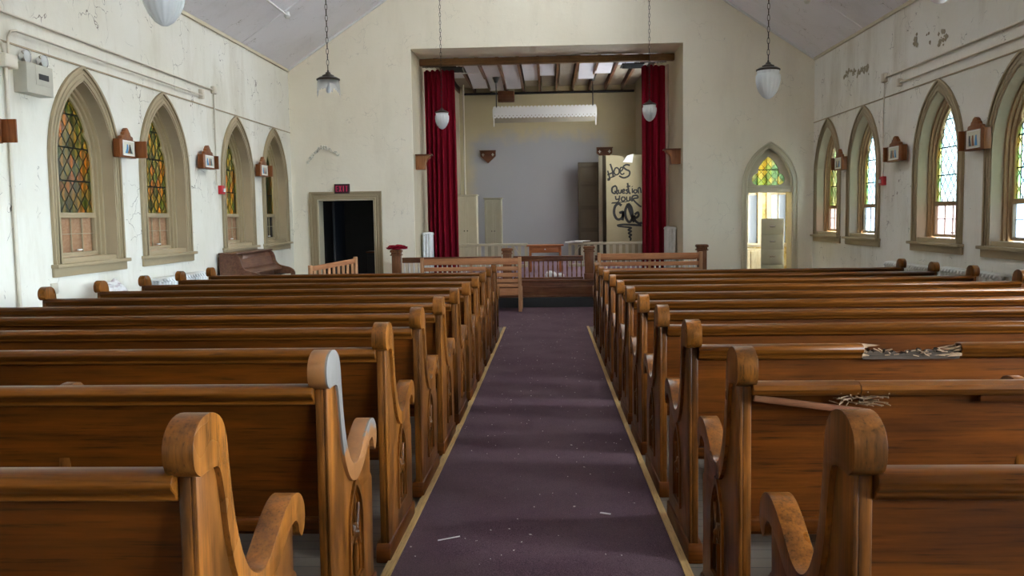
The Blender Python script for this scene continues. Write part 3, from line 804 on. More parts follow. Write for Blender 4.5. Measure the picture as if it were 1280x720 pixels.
# corbels on the arch jambs
for sx, px, py, lab in ((-1, -2.40, 193, 'brown wooden corbel shelf on the left jamb of the chancel arch'), (1, 2.34, 188, 'brown wooden corbel shelf on the right jamb of the chancel arch')):
    z = ZC + ((271.7 if sx < 0 else 268.2) - py) * 15.9 / F
    t = thing('corbel_shelf', lab, 'corbel', (px, 15.95, z), group='corbel shelves on the chancel arch')
    s_ = -sx
    MB().box((min(0, s_ * .30), -.13, -.02), (max(0, s_ * .30), .13, 0)).build('shelf_top', DARKW, t, bevel=.004)
    pr = [(0, -.02), (s_ * .27, -.02), (s_ * .26, -.06), (s_ * .21, -.09), (s_ * .18, -.15), (s_ * .17, -.27), (0, -.27)]
    MB().prism(pr, -.10, .10, 'y').build('bracket', wood('corbel_wood%d' % sx, (.20, .07, .03), (.36, .15, .06), 'Z', .4), t, bevel=.008)
# dark brackets on the back wall
for px, py, lab in ((611.5, 190, 'small dark pierced bracket on the back wall left of centre'), (755.5, 187, 'small dark pierced bracket on the back wall above the timber post')):
    x = (px - 687) * YC / F; z = ZC + (270 - (px - 687) * .0115 - py) * YC / F
    out = [(-.19, 0), (.19, 0), (.19, -.12), (.10, -.20), (0, -.29), (-.10, -.20), (-.19, -.12)]
    def cr(cx): return [(cx - .012, -.12), (cx + .012, -.12), (cx + .012, -.09), (cx + .035, -.09), (cx + .035, -.07), (cx + .012, -.07), (cx + .012, -.045), (cx - .012, -.045), (cx - .012, -.07), (cx - .035, -.07), (cx - .035, -.09), (cx - .012, -.09)]
    m = MB().prism(out, -.05, -.02, 'y', [cr(-.12), cr(.12)]); m.box((-.2, -.16, 0), (.2, 0, .018)); m.prism(out, -.02, 0, 'y')
    o = m.build('wall_bracket', DARKW, loc=(x, YC, z)); MB().prism(cr(-.12), -.03, -.021, 'y').prism(cr(.12), -.03, -.021, 'y').build('cross_inlay', IVORY, o); tag(o, lab, 'bracket', 'dark brackets on the chancel back wall')
# cupboards at left
CUP = plain('cupboard_paint', (.52, .47, .33), .5, var=.08)
CUP2 = plain('cupboard_olive', (.34, .31, .22), .5, var=.1)
def cupboard(x0, x1, y0, zt_, mat, lab, rz=0, open_=False):
    t = thing('cupboard', lab, 'cupboard', ((x0 + x1) / 2, y0, ZP), rz=rz); w = (x1 - x0) / 2; h = zt_ - ZP
    MB().box((-w, 0, 0), (w, .42, h)).build('body', mat, t, bevel=.006)
    for k, (a, b) in enumerate(((-w + .01, -.003), (.003, w - .01))):
        d = MB().prism([(a, .05), (b, .05), (b, h - .03), (a, h - .03)], -.022, -.001, 'y', [[(a + .05, .12), (b - .05, .12), (b - .05, h * .48), (a + .05, h * .48)], [(a + .05, h * .54), (b - .05, h * .54), (b - .05, h - .1), (a + .05, h - .1)]]).build('door', mat, t)
        MB().box((a + .05, -.012, .12), (b - .05, -.002, h - .1)).build('door_panel', mat, d)
        MB().lathe([(.001, -.05), (.014, -.045), (.014, -.035), (.006, -.03), (.006, -.02)], (b - .03 if k == 0 else a + .03, 0, h * .5), 10, axis='y').build('knob', BRONZE, d)
    MB().box((-w - .02, -.03, h), (w + .02, .43, h + .03)).build('cornice', mat, t, bevel=.004)
cupboard(-2.11, -1.62, 19.6, 1.53 + (271.5 - 245) * 19.6 / F, CUP, 'tall cream cupboard beside the left curtain in the chancel')
cupboard(-1.52, -1.12, 20.6, 1.53 + (271.2 - 249) * 20.6 / F, CUP2, 'narrower olive cupboard right of the cream cupboard')
# right: dark panelled door, post and graffiti board
DK = plain('old_door_brown', (.11, .085, .05), .6); 
t = thing('leaning_door', 'brown four-panel door standing against the chancel back wall', 'door', ((736 - 687) * 21.6 / F, 21.6, ZP))
hD = ZC + (269.5 - 204) * 21.6 / F - ZP; wD = .26
ph_ = [[(-wD + .06, z0), (wD - .06, z0), (wD - .06, z1), (-wD + .06, z1)] for z0, z1 in ((.15, .68), (.78, 1.22), (1.32, 1.80), (1.9, hD - .12))]
MB().prism([(-wD, 0), (wD, 0), (wD, hD), (-wD, hD)], -.03, .02, 'y', ph_).build('door_frame', DK, t, bevel=.004)
MB().box((-wD + .05, -.01, .1), (wD - .05, .012, hD - .1)).build('door_panel', plain('old_door_panel', (.15, .115, .07), .6), t)
t = thing('timber_post', 'pale timber post between the brown door and the graffiti board', 'post', ((750.5 - 687) * 21.4 / F, 21.4, ZP))
MB().box((-.045, -.03, 0), (.045, .06, ZC + (269.3 - 196) * 21.4 / F - ZP)).build('pale_edge', PALE, t, bevel=.004)
MB().box((.046, .0, 0), (.19, .06, ZC + (269.3 - 196) * 21.4 / F - ZP)).build('brown_board', DK, t, bevel=.003)
YG = 20.6
gx0 = (757.5 - 687) * YG / F; gx1 = 2.165; gz1 = ZC + (269 - 195.5) * YG / F
t = thing('graffiti_board', 'tan board covered in black graffiti lettering beside the right curtain', 'board', (0, YG, 0))
out = [(gx0, ZP), (gx1, ZP), (gx1, gz1), (gx0 + .62, gz1), (gx0 + .46, gz1 - .08), (gx0 + .36, gz1 - .02), (gx0 + .2, gz1), (gx0, gz1)]
MB().prism(out, .0, .03, 'y').build('panel', plain('graffiti_tan', (.30, .255, .155), .7), t)
MB().prism([(gx0 + .38, gz1 - .16), (gx0 + .60, gz1 - .18), (gx0 + .63, gz1 + .03), (gx0 + .48, gz1 - .02)], -.035, -.02, 'y').build('torn_flap', WHITEP, t, label='white torn flap at the top edge')
def gp(px, py): return ((px / 4.8 + 700 - 687) * YG / F, ZC + (270 - (px / 4.8 + 13) * .0115 - (py / 4.8 + 180)) * YG / F)
strokes = [  # traced lettering, coordinates on the board
    ([(285, 165), (297, 215), (283, 220)], 5), ([(283, 190), (312, 178)], 5), ([(300, 125), (313, 165), (318, 205)], 6),
    ([(330, 150), (322, 172), (332, 190), (350, 182), (352, 160), (340, 148), (328, 152)], 5),
    ([(360, 170), (372, 160), (374, 148), (362, 148), (357, 170), (368, 188), (384, 180)], 5),
    ([(416, 135), (396, 130), (378, 142), (392, 158), (414, 170), (410, 195), (380, 208), (352, 196)], 6),
    ([(283, 215), (330, 195)], 4),
    ([(330, 255), (312, 265), (310, 290), (325, 300), (338, 285), (336, 262), (325, 253)], 6), ([(325, 285), (345, 305)], 6),
    ([(348, 278), (349, 295), (360, 298), (366, 278), (367, 298)], 5),
    ([(372, 290), (384, 284), (380, 275), (371, 284), (374, 298), (388, 296)], 5),
    ([(404, 276), (393, 280), (402, 290), (400, 299), (390, 299)], 5),
    ([(402, 238), (410, 292), (420, 300)], 6), ([(396, 262), (418, 256)], 5), ([(430, 270), (431, 298)], 5), ([(429, 258), (431, 261)], 6),
    ([(448, 276), (438, 288), (447, 299), (458, 288), (450, 276)], 5), ([(466, 300), (464, 272), (476, 268), (482, 298)], 5),
    ([(330, 315), (334, 335), (350, 332)], 5), ([(355, 312), (346, 350), (310, 356)], 5),
    ([(375, 318), (364, 332), (374, 346), (388, 334), (378, 318)], 5), ([(396, 318), (398, 342), (412, 342), (416, 318), (418, 344)], 5),
    ([(428, 348), (430, 318), (456, 312), (462, 326), (434, 334), (470, 372), (484, 378)], 6), ([(305, 358), (400, 348)], 3),
    ([(366, 372), (346, 360), (326, 380), (322, 420), (340, 452), (366, 446), (376, 410), (352, 416)], 9), ([(376, 405), (372, 460)], 8),
    ([(404, 362), (388, 400), (392, 445), (412, 470), (430, 440), (424, 385), (404, 362), (420, 420), (440, 470)], 9),
    ([(444, 425), (462, 412), (466, 432), (448, 446), (440, 430), (446, 460), (470, 478), (486, 472)], 8),
    ([(338, 490), (380, 484), (484, 490)], 7), ([(344, 494), (400, 500), (424, 504), (404, 516), (424, 524), (406, 536), (424, 546), (410, 556), (420, 566), (416, 580)], 6)]
m = MB()
for pts, w in strokes:
    P = [gp(*p) for p in pts]
    # smooth
    Q = []
    for i in range(len(P) - 1):
        p0, p1, p2, p3 = P[max(0, i - 1)], P[i], P[i + 1], P[min(len(P) - 1, i + 2)]
        for k in range(4):
            s_ = k / 4
            Q.append(tuple(.5 * ((2 * p1[c]) + (-p0[c] + p2[c]) * s_ + (2 * p0[c] - 5 * p1[c] + 4 * p2[c] - p3[c]) * s_ ** 2 + (-p0[c] + 3 * p1[c] - 3 * p2[c] + p3[c]) * s_ ** 3) for c in (0, 1)))
    Q.append(P[-1]); hw_ = w / 4.8 * YG / F * .85; vs = []
    for i, q in enumerate(Q):
        a, b = Q[max(0, i - 1)], Q[min(len(Q) - 1, i + 1)]
        d = Vector((b[0] - a[0], b[1] - a[1])); d = d.normalized() if d.length else Vector((1, 0)); nx, nz_ = -d.y * hw_, d.x * hw_
        vs += [(q[0] + nx, -.0025, q[1] + nz_), (q[0] - nx, -.0025, q[1] - nz_), (q[0] + nx, -.0005, q[1] + nz_), (q[0] - nx, -.0005, q[1] - nz_)]
    fs = []
    for i in range(len(Q) - 1):
        a = i * 4; b = a + 4; fs += [(a, a + 1, b + 1, b), (a, b, b + 2, a + 2), (a + 1, a + 3, b + 3, b + 1)]
    m.add(vs, fs)
m.build('graffiti_lettering', BLACKP, t)

# pale picket railings at the back of the platform
def picket(x0, x1, y, lab, diag=None):
    t = thing('picket_rail', lab, 'railing', (0, y, ZP), group='pale picket railings in the chancel'); zt_ = ZC - 33.5 * y / F - ZP
    MB().box((x0, -.03, zt_ - .05), (x1, .05, zt_)).build('top_rail', PALE, t, bevel=.005)
    MB().box((x0, -.02, .03), (x1, .03, .09)).build('bottom_rail', PALE, t, bevel=.005)
    n = int((x1 - x0) / .135)
    for k in range(n + 1):
        x = x0 + .03 + (x1 - x0 - .06) * k / n
        MB().box((x - .032, -.012, .09), (x + .032, .012, zt_ - .05)).build('picket', PALE, t)
    if diag: MB().bar((diag[0], -.04, zt_ - .06), (diag[1], -.04, .1), .02, .055, (0, 1, 0)).build('loose_brace', PALE, t)
picket((572 - 687) * 18.2 / F, (659 - 687) * 18.2 / F, 18.2, 'pale picket railing left of the small table in the chancel', (-.75, -.50))
picket((710 - 687) * 18.2 / F, (808 - 687) * 18.2 / F, 18.2, 'pale picket railing right of the small table in the chancel', (.62, .40))
# table
t = thing('side_table', 'small reddish wooden table with one drawer between the picket railings', 'table', ((681 - 687) * 17.2 / F, 17.2, ZP)); zt_ = ZC - 35.5 * 17.2 / F - ZP
MB().box((-.36, -.24, zt_ - .025), (.36, .24, zt_)).build('tabletop', REDW, t, bevel=.005)
MB().box((-.31, -.2, zt_ - .15), (.31, .2, zt_ - .026)).build('apron', REDW, t)
d = MB().box((-.25, -.212, zt_ - .14), (.25, -.2, zt_ - .035)).build('drawer', REDW, t, bevel=.003)
MB().lathe([(.001, -.035), (.014, -.03), (.012, -.02), (.005, -.015), (.005, 0)], (0, -.212, zt_ - .085), 10, axis='y').build('knob', CHROME, d)
for sx in (-1, 1):
    for sy in (-1, 1): MB().box((sx * .29 - .022, sy * .18 - .022, 0), (sx * .29 + .022, sy * .18 + .022, zt_ - .15)).build('leg', REDW, t, bevel=.003)
# papers on platform + table
random.seed(5)
def crumple(name, c, s_, mat, lab, cat, seed, parent=None, sub=3, sq=.7):
    random.seed(seed); bm = bmesh.new(); bmesh.ops.create_icosphere(bm, subdivisions=sub, radius=1)
    for v_ in bm.verts:
        d = 1 + random.uniform(-.22, .18); v_.co = Vector((v_.co.x * s_[0] * d, v_.co.y * s_[1] * d, max(-.6, v_.co.z) * s_[2] * d))
    zmin = min(v_.co.z for v_ in bm.verts)
    for v_ in bm.verts: v_.co.z -= zmin
    me = bpy.data.meshes.new(name); bm.to_mesh(me); bm.free(); me.materials.append(mat)
    o = bpy.data.objects.new(name, me); COL.objects.link(o); o.location = c; tag(o, lab, cat); return o
crumple('crumpled_paper', (-.0, 15.5, ZP), (.10, .06, .07), WHITEP, 'crumpled white paper lying behind the centre altar rail, left piece', 'paper', 1, sub=2)
crumple('crumpled_paper', (.17, 15.45, ZP), (.08, .05, .045), WHITEP, 'crumpled white paper lying behind the centre altar rail, right piece', 'paper', 2, sub=2)
m = MB().box((-.20, -.12, 0), (.16, .12, .02)); m.bar((-.05, -.1, .03), (.26, .10, .033), .2, .012)
tag(m.build('papers', WHITEP, loc=((703 - 687) * 18.2 / F + .25, 18.2, ZP + ZC - 33.5 * 18.2 / F - ZP)), 'loose white papers lying on the right picket railing', 'papers')

# ------------------------------------------------------------------ altar rail
YA = 14.86
RAILZ = ZC - 49.5 * YA / F
def newel(x, lab, zt_=1.02, w=.085):
    t = thing('newel_post', lab, 'post', (x, YA, .462), group='newel posts of the altar rail'); h = zt_ - .462
    MB().box((-w, -w, 0), (w, w, .1)).build('base', DARKWZ, t, bevel=.006)
    MB().box((-w + .012, -w + .012, .1), (w - .012, w - .012, h - .10)).build('shaft', NW, t, bevel=.008)
    m = MB(); m.box((-w - .01, -w - .01, h - .10), (w + .01, w + .01, h - .08)); m.box((-w + .005, -w + .005, h - .08), (w - .005, w - .005, h - .045)); m.box((-w - .012, -w - .012, h - .045), (w + .012, w + .012, h - .01)); m.box((-w - .002, -w - .002, h - .01), (w + .002, w + .002, h))
    m.build('capital', NW, t, bevel=.006)
NW = wood('newel_wood', (.10, .036, .015), (.22, .085, .034), 'Z', .4)
XA = [(494 - 687) * YA / F, (633.5 - 687) * YA / F, (735.5 - 687) * YA / F, (875 - 687) * YA / F]
for x, lab in zip(XA, ('wooden newel post at the left end of the altar rail', 'wooden newel post left of the centre altar rail section', 'wooden newel post right of the centre altar rail section', 'wooden newel post at the right end of the altar rail')):
    newel(x, lab, 1.0 if x < 0 else 1.02)
for a, b, lab in ((0, 1, 'left altar rail section with thin balusters'), (1, 2, 'centre altar rail section with thin balusters facing the aisle'), (2, 3, 'right altar rail section with thin balusters')):
    x0, x1 = XA[a] + .1, XA[b] - .1
    t = thing('altar_rail', lab, 'railing', (0, YA, 0), group='sections of the altar rail')
    m = MB(); m.box((x0, -.055, RAILZ - .03), (x1, .055, RAILZ)); m.box((x0, -.035, RAILZ - .09), (x1, .035, RAILZ - .03))
    m.build('top_rail', DARKW, t, bevel=.006)
    MB().box((x0, -.03, .463), (x1, .03, .50)).build('bottom_rail', DARKW, t, bevel=.004)
    n = round((x1 - x0) / .085)
    mt = NW if a == 1 else WHITEP
    for k in range(n + 1):
        x = x0 + .03 + (x1 - x0 - .06) * k / n
        pr = [(.010, .50), (.014, .53), (.009, .57), (.015, .63), (.015, .68), (.009, .72), (.012, .755), (.010, RAILZ - .09)]
        MB().lathe(pr, (x, 0, 0), 8).build('baluster', mt, t)
# red cloth on left post
crumple('red_cloth', (XA[0] + .01, YA, 1.0), (.17, .13, .05), VELVET, 'folded red cloth lying on the left end post of the altar rail', 'cloth', 9, sub=3)

# ------------------------------------------------------------------ slatted benches
def slat_bench(x0, x1, y, zt_, lab, seatz=.42):
    L = x1 - x0; t = thing('slatted_bench', lab, 'bench', (x0, y, .014), group='slatted benches in front of the altar rail')
    for x in (.0, L - .055):
        MB().bar((x + .0275, .03, 0), (x + .0275, .0, zt_), .055, .045, (0, 1, 0)).build('leg', BENCHZ, t, bevel=.004)
        MB().box((x, .42, 0), (x + .055, .465, seatz - .05)).build('leg', BENCHZ, t, bevel=.004)
        MB().box((x + .005, .04, seatz - .10), (x + .05, .44, seatz - .04)).build('side_rail', BENCHZ, t, bevel=.003)
    MB().box((L / 2 - .02, .018, seatz), (L / 2 + .02, .04, zt_ - .02)).build('centre_post', BENCHZ, t)
    for k, (a, b) in enumerate(((.0, .10), (.135, .20), (.235, .30), (.335, .39))):
        MB().box((.056, .0, zt_ - .015 - b), (L - .056, .02, zt_ - .015 - a)).build('back_slat', BENCH, t, bevel=.004)
    for k in range(5):
        MB().box((.056, .05 + k * .08, seatz - .03), (L - .056, .115 + k * .08, seatz)).build('seat_slat', BENCH, t, bevel=.003)
    MB().box((.056, .03, seatz - .16), (L - .056, .05, seatz - .045)).build('rear_apron', BENCH, t, bevel=.004)
    return t
slat_bench((524 - 687) * 13.95 / F, (651 - 687) * 13.95 / F, 13.95, .875, 'slatted wooden bench in front of the altar rail, left of the aisle')
slat_bench((746 - 687) * 13.95 / F, (876 - 687) * 13.95 / F, 13.95, .925, 'slatted wooden bench in front of the altar rail, right of the aisle')
# small bench seen obliquely, left front
t = thing('spindle_bench', 'small slat-backed bench standing askew in front of the dark doorway', 'bench', (-3.13, 11.35, fz(11.6) - .004), rz=math.radians(62))
L = .95
for x, h in ((0, .92), (L - .05, .99)):
    MB().box((x, 0, 0), (x + .05, .045, h)).build('leg', BENCHZ, t, bevel=.008)
    MB().box((x, -.40, 0), (x + .05, -.355, .42)).build('leg', BENCHZ, t, bevel=.004)
MB().prism([(.05, .84), (L - .05, .90), (L - .05, .965), (.05, .905)], .008, .036, 'y').build('crest_rail', BENCH, t, bevel=.004)
MB().box((.05, .01, .50), (L - .05, .035, .55)).build('lower_rail', BENCH, t, bevel=.003)
for k in range(9):
    x = .10 + k * (L - .2) / 8
    MB().box((x - .022, .014, .55), (x + .022, .03, .845 + .06 * x / L)).build('back_slat', BENCHZ, t)
MB().box((-.0, -.42, .42), (L, .0, .455)).build('seat', BENCH, t, bevel=.008)

# ------------------------------------------------------------------ pews
def cat(pts, n=3):
    out = []
    for i in range(len(pts) - 1):
        p0, p1, p2, p3 = pts[max(0, i - 1)], pts[i], pts[i + 1], pts[min(len(pts) - 1, i + 2)]
        for k in range(n):
            s_ = k / n
            out.append(tuple(.5 * ((2 * p1[c]) + (-p0[c] + p2[c]) * s_ + (2 * p0[c] - 5 * p1[c] + 4 * p2[c] - p3[c]) * s_ ** 2 + (-p0[c] + 3 * p1[c] - 3 * p2[c] + p3[c]) * s_ ** 3) for c in (0, 1)))
    out.append(pts[-1]); return out
CAP_TOP = cat([(.030, .838), (.004, .855), (-.004, .890), (.008, .922), (.045, .943), (.095, .943), (.138, .922), (.160, .882), (.168, .83), (.187, .735), (.215, .655), (.255, .592), (.30, .557), (.35, .545), (.40, .557), (.455, .590), (.515, .622), (.575, .640), (.63, .634), (.668, .604), (.678, .565), (.668, .533), (.648, .518)])
CAP_BOT = cat([(.648, .518), (.628, .532), (.620, .556), (.596, .574), (.55, .566), (.50, .542), (.45, .514), (.40, .498), (.345, .492), (.285, .505), (.228, .548), (.185, .615), (.155, .70), (.138, .78), (.118, .832), (.075, .840), (.030, .838)])
CAP = CAP_TOP + CAP_BOT[1:-1]
PANEL = [(.048, .0), (.036, .845), (.13, .845)] + cat([(.150, .76), (.175, .68), (.205, .61), (.245, .555), (.30, .522), (.35, .512), (.40, .520), (.455, .55), (.52, .585), (.575, .60)]) + [(.61, .58), (.608, .445), (.622, .438), (.636, .425), (.636, .0)]
ORN = [(.28 + x, z) for x, z in []]
ocx = .36
LOR = [(ocx + x, z) for x, z in lancet(.085, .16, .33, .14)]
def make_end(x0, inner, t, detail=True, name='end_panel'):
    """x0 = face with the carving, inner = direction (+1/-1) towards the seat"""
    sg = inner
    core = MB()
    core.prism(PANEL, x0 + sg * .018, x0 + sg * .042, 'x')
    core.prism(PANEL, x0 + sg * .008, x0 + sg * .0185, 'x', [LOR])
    p = core.build(name, OAKZ, t, bevel=.003, bseg=2)
    MB().prism(CAP, x0 - sg * .004, x0 + sg * .052, 'x').build('arm_cap', OAKC, p, bevel=.007, bseg=3)
    m = MB(); m.prism([(.028, 0), (.028, .05), (.04, .075), (.65, .075), (.662, .05), (.662, 0)], x0 + sg * .0005, x0 + sg * .058, 'x')
    m.build('plinth', OAKP, p, bevel=.006)
    if detail:
        m = MB()
        i1 = [(ocx + x, z) for x, z in lancet(.085, .16, .33, .14)]; o1 = [(ocx + x, z) for x, z in lancet(.10, .148, .33, .165)]
        m.prism(o1, x0 - sg * .000, x0 + sg * .008, 'x', [i1])
        m.lathe([(.001, -.006 * sg), (.010, -.004 * sg), (.016, .004 * sg), (.030, .006 * sg), (.034, .012 * sg), (.036, .018 * sg)], (x0, ocx, .31), 12, .25, 6, 'x')
        m.tube([(x0 + sg * .012, ocx, .17), (x0 + sg * .010, ocx, .275)], .007, 6); m.tube([(x0 + sg * .010, ocx, .345), (x0 + sg * .012, ocx, .455)], .007, 6)
        m.tube([(x0 + sg * .012, ocx - .08, .25), (x0 + sg * .010, ocx - .03, .31), (x0 + sg * .012, ocx - .07, .39)], .006, 6)
        m.tube([(x0 + sg * .012, ocx + .08, .25), (x0 + sg * .010, ocx + .03, .31), (x0 + sg * .012, ocx + .07, .39)], .006, 6)
        m.build('carving', OAKZ, p)
    return p
def rail_prof(): return [(.012, .818), (.006, .830), (.012, .842), (.028, .849), (.060, .849), (.078, .842), (.078, .812), (.055, .812), (.052, .798), (.040, .790), (.030, .796), (.028, .806), (.020, .812)]
def make_rail(x0, x1, t):
    return MB().prism(rail_prof(), x0, x1, 'x').build('top_rail', OAK, t, bevel=.002, bseg=1)
def make_pew(side, L, label, damage=0, divz=.80):
    """local x = 0 at the aisle face; side = -1 left, +1 right of the aisle"""
    t = thing('pew', label, 'pew', group='long wooden pews on the left of the aisle' if side < 0 else 'long wooden pews on the right of the aisle')
    s_ = side
    make_end(0, s_, t)
    make_end(s_ * L, -s_, t, detail=False)
    a, b = s_ * .043, s_ * (L - .043)
    if damage == 0: make_rail(a, b, t)
    # back board: gently leaning
    bp = MB().prism([(.048, .815), (.066, .815), (.118, .445), (.118, .415), (.100, .415)], a, b, 'x').build('back_panel', OAKP, t)
    MB().prism([(.078, .408), (.078, .440), (.085, .447), (.10, .447), (.10, .408)], a, b, 'x').build('ledger', OAKP, t, bevel=.002)
    MB().prism([(.10, .392), (.10, .418), (.50, .432), (.535, .428), (.545, .41), (.535, .398), (.50, .40)], a, b, 'x').build('seat', OAK, t, bevel=.003)
    MB().prism([(.50, .34), (.50, .40), (.52, .40), (.52, .34)], a, b, 'x').build('seat_apron', OAKP, t)
    dx = s_ * .79
    DIV = [(.09, .0), (.07, .70)] + cat([(.075, divz - .035), (.085, divz - .008), (.11, divz), (.15, divz - .004), (.175, divz - .03), (.18, divz - .09), (.20, divz - .18), (.24, .56), (.30, .52), (.38, .52), (.45, .54), (.50, .52), (.515, .48)], 2) + [(.50, .44), (.48, .40), (.48, 0)]
    MB().prism(DIV, dx, dx + s_ * .035, 'x').build('divider', OAKZ, t, bevel=.004)
    return t
gc = NT('worn_grey_cap'); v = gc.coords(); sp = gc.n('SeparateXYZ'); gc.l(v, sp.inputs[0])
gn = gc.noise(gc.coords((6, 6, 1)), 6, 6, .65)
side_ = gc.math('MULTIPLY', gc.math('GREATER_THAN', gc.math('ADD', sp.outputs[0], gc.math('MULTIPLY', gn, .01)), .003), gc.math('GREATER_THAN', gc.math('ADD', sp.outputs[2], gc.math('MULTIPLY', gn, .18)), .70))
gcol = gc.mix(gn, (.13, .05, .014), (.30, .12, .03)); gg = gc.mix(gn, (.075, .062, .05), (.165, .15, .135))
gc.bsdf(gc.mix(side_, gcol, gg), .45, bump=gn, bstr=.1, bdist=.002); GREYCAP = gc.m
LL, LR = 4.07 - .638, 4.07 - .52
ROWS = [1.48, 2.41, 3.30, 4.21, 5.07, 5.93, 6.79, 7.65, 8.51, 9.37, 10.23]
XL, XR = -.638, .52
ORD = ['nearest the camera', 'second row from the camera', 'third row from the camera', 'fourth row from the camera', 'fifth row from the camera', 'sixth row from the camera',
       'fifth row from the front bench', 'fourth row from the front bench', 'third row from the front bench', 'second row from the front bench', 'frontmost, just behind the slatted bench']
def slope(y): return math.atan2(fz(y + .7) - fz(y), .7)
def lab(side, i):
    sd = 'left' if side < 0 else 'right'
    extra = ''
    if side > 0 and i == 1: return 'long oak pew right of the aisle with cracked top rail and hanging moulding'
    if side > 0 and i == 2: return 'long oak pew right of the aisle with a splintered gap in its top rail'
    if side < 0 and i == 1: return 'long oak pew left of the aisle, second row, end cap worn grey'
    return 'long varnished oak pew %s of the aisle, %s' % (sd, ORD[i])
def place(t, side, i):
    y = ROWS[i]; t.location = (XL if side < 0 else XR, y, fz(y) + .002); t.rotation_euler = (slope(y), 0, 0)
for side, L in ((-1, LL), (1, LR)):
    base = None
    for i in range(11):
        if i == 1 or (side > 0 and i == 2):
            t = make_pew(side, L, lab(side, i), damage=(i if side > 0 else 0), divz=.848 if i == 1 else .80); place(t, side, i)
            if side > 0:
                if i == 2:      # broken rail
                    g0, g1 = .72, 1.02
                    prof = rail_prof()
                    vs = []; 
                    make_rail(.043, g0 - .06, t); make_rail(g1, L - .043, t)
                    random.seed(4)
                    # torn ends and the splinters in the gap
                    m = MB()
                    for k in range(16):
                        z = .800 + .046 * random.random(); x = g0 - .062; l_ = random.uniform(.02, .12) * (1.2 if z < .82 else .7); yq = random.uniform(.012, .07)
                        m.add([(x, yq, z - .006), (x, yq + .012, z - .006), (x, yq + .012, z + .006), (x, yq, z + .006), (x + l_, yq + .005, z - .006 * random.random())], [(0, 1, 2, 3), (0, 4, 1), (1, 4, 2), (2, 4, 3), (3, 4, 0)])
                    for k in range(14):
                        z = .800 + .04 * random.random(); x = g1 + .002; l_ = random.uniform(.02, .10); yq = random.uniform(.012, .07)
                        m.add([(x, yq, z - .005), (x, yq + .012, z - .005), (x, yq + .012, z + .005), (x, yq, z + .005), (x - l_, yq + .005, z - .012 * random.random())], [(0, 3, 2, 1), (0, 1, 4), (1, 2, 4), (2, 3, 4), (3, 0, 4)])
                    pts = []; n = 40
                    for k in range(n + 1):
                        x = g0 - .06 + (g1 - g0 + .06) * k / n
                        pts.append((x, .812 + .012 * random.random() + (.012 if k % 7 == 3 else 0) - (.014 if 15 < k < 19 else 0)))
                    MB().prism([(g1, .790), (g0 - .06, .790)] + pts, .028, .060, 'y').build('rail_remnant', WEATH, t, label='dull grey remnant of the broken rail')
                    for k in range(26):
                        x = random.uniform(g0, g1 - .02); z = .812 + random.uniform(-.012, .012); dx_ = random.uniform(-.025, .025)
                        m.bar((x, .024, z), (x + dx_, .018, z + random.uniform(-.004, .012)), .0025, .003)
                    m.build('broken_edge', SPLINT, t, label='pale splintered wood where the rail broke away')
                if i == 1:      # cracked rail, hanging bead
                    prof = [(.012, .818), (.006, .830), (.012, .842), (.028, .849), (.060, .849), (.078, .842), (.078, .812), (.055, .812), (.040, .812), (.020, .812)]
                    MB().prism(prof, .043, .335, 'x').build('top_rail', OAK, t, bevel=.002, bseg=1)
                    MB().prism([(y, z - .001) for y, z in prof], .338, L - .043, 'x').build('top_rail', OAK, t, bevel=.002, bseg=1)
                    MB().prism([(.030, .790), (.046, .790), (.046, .812), (.030, .812)], .67, L - .043, 'x').build('bead', OAKP, t, bevel=.003)
                    MB().bar((.045, .022, .806), (.365, .010, .766), .018, .017).build('loose_moulding', DARKW, t, bevel=.002, label='dark strip of moulding hanging down at one end')
                    random.seed(8); m = MB()
                    for k in range(60):
                        x = random.gauss(.35, .035); z = random.uniform(.785, .818); 
                        m.bar((x, .035, z), (x + random.uniform(-.05, .06), random.uniform(.0, .03), z + random.uniform(-.008, .008)), .0025, .003)
                    pass
                    m.build('broken_edge', SPLINT, t, label='pale splinters around the crack')
            else:
                c_ = [o for o in t.children if o.name.startswith('end_panel')][0]
                for ch in c_.children:
                    if ch.name.startswith('arm_cap'):
                        me = ch.data.copy(); me.materials.clear(); me.materials.append(GREYCAP); ch.data = me; ch['label'] = 'end cap worn pale grey'
            continue
        if base is None:
            base = make_pew(side, L, lab(side, i)); place(base, side, i); t = base
        else:
            t = dup(base, (0, 0, 0), label=lab(side, i)); place(t, side, i)

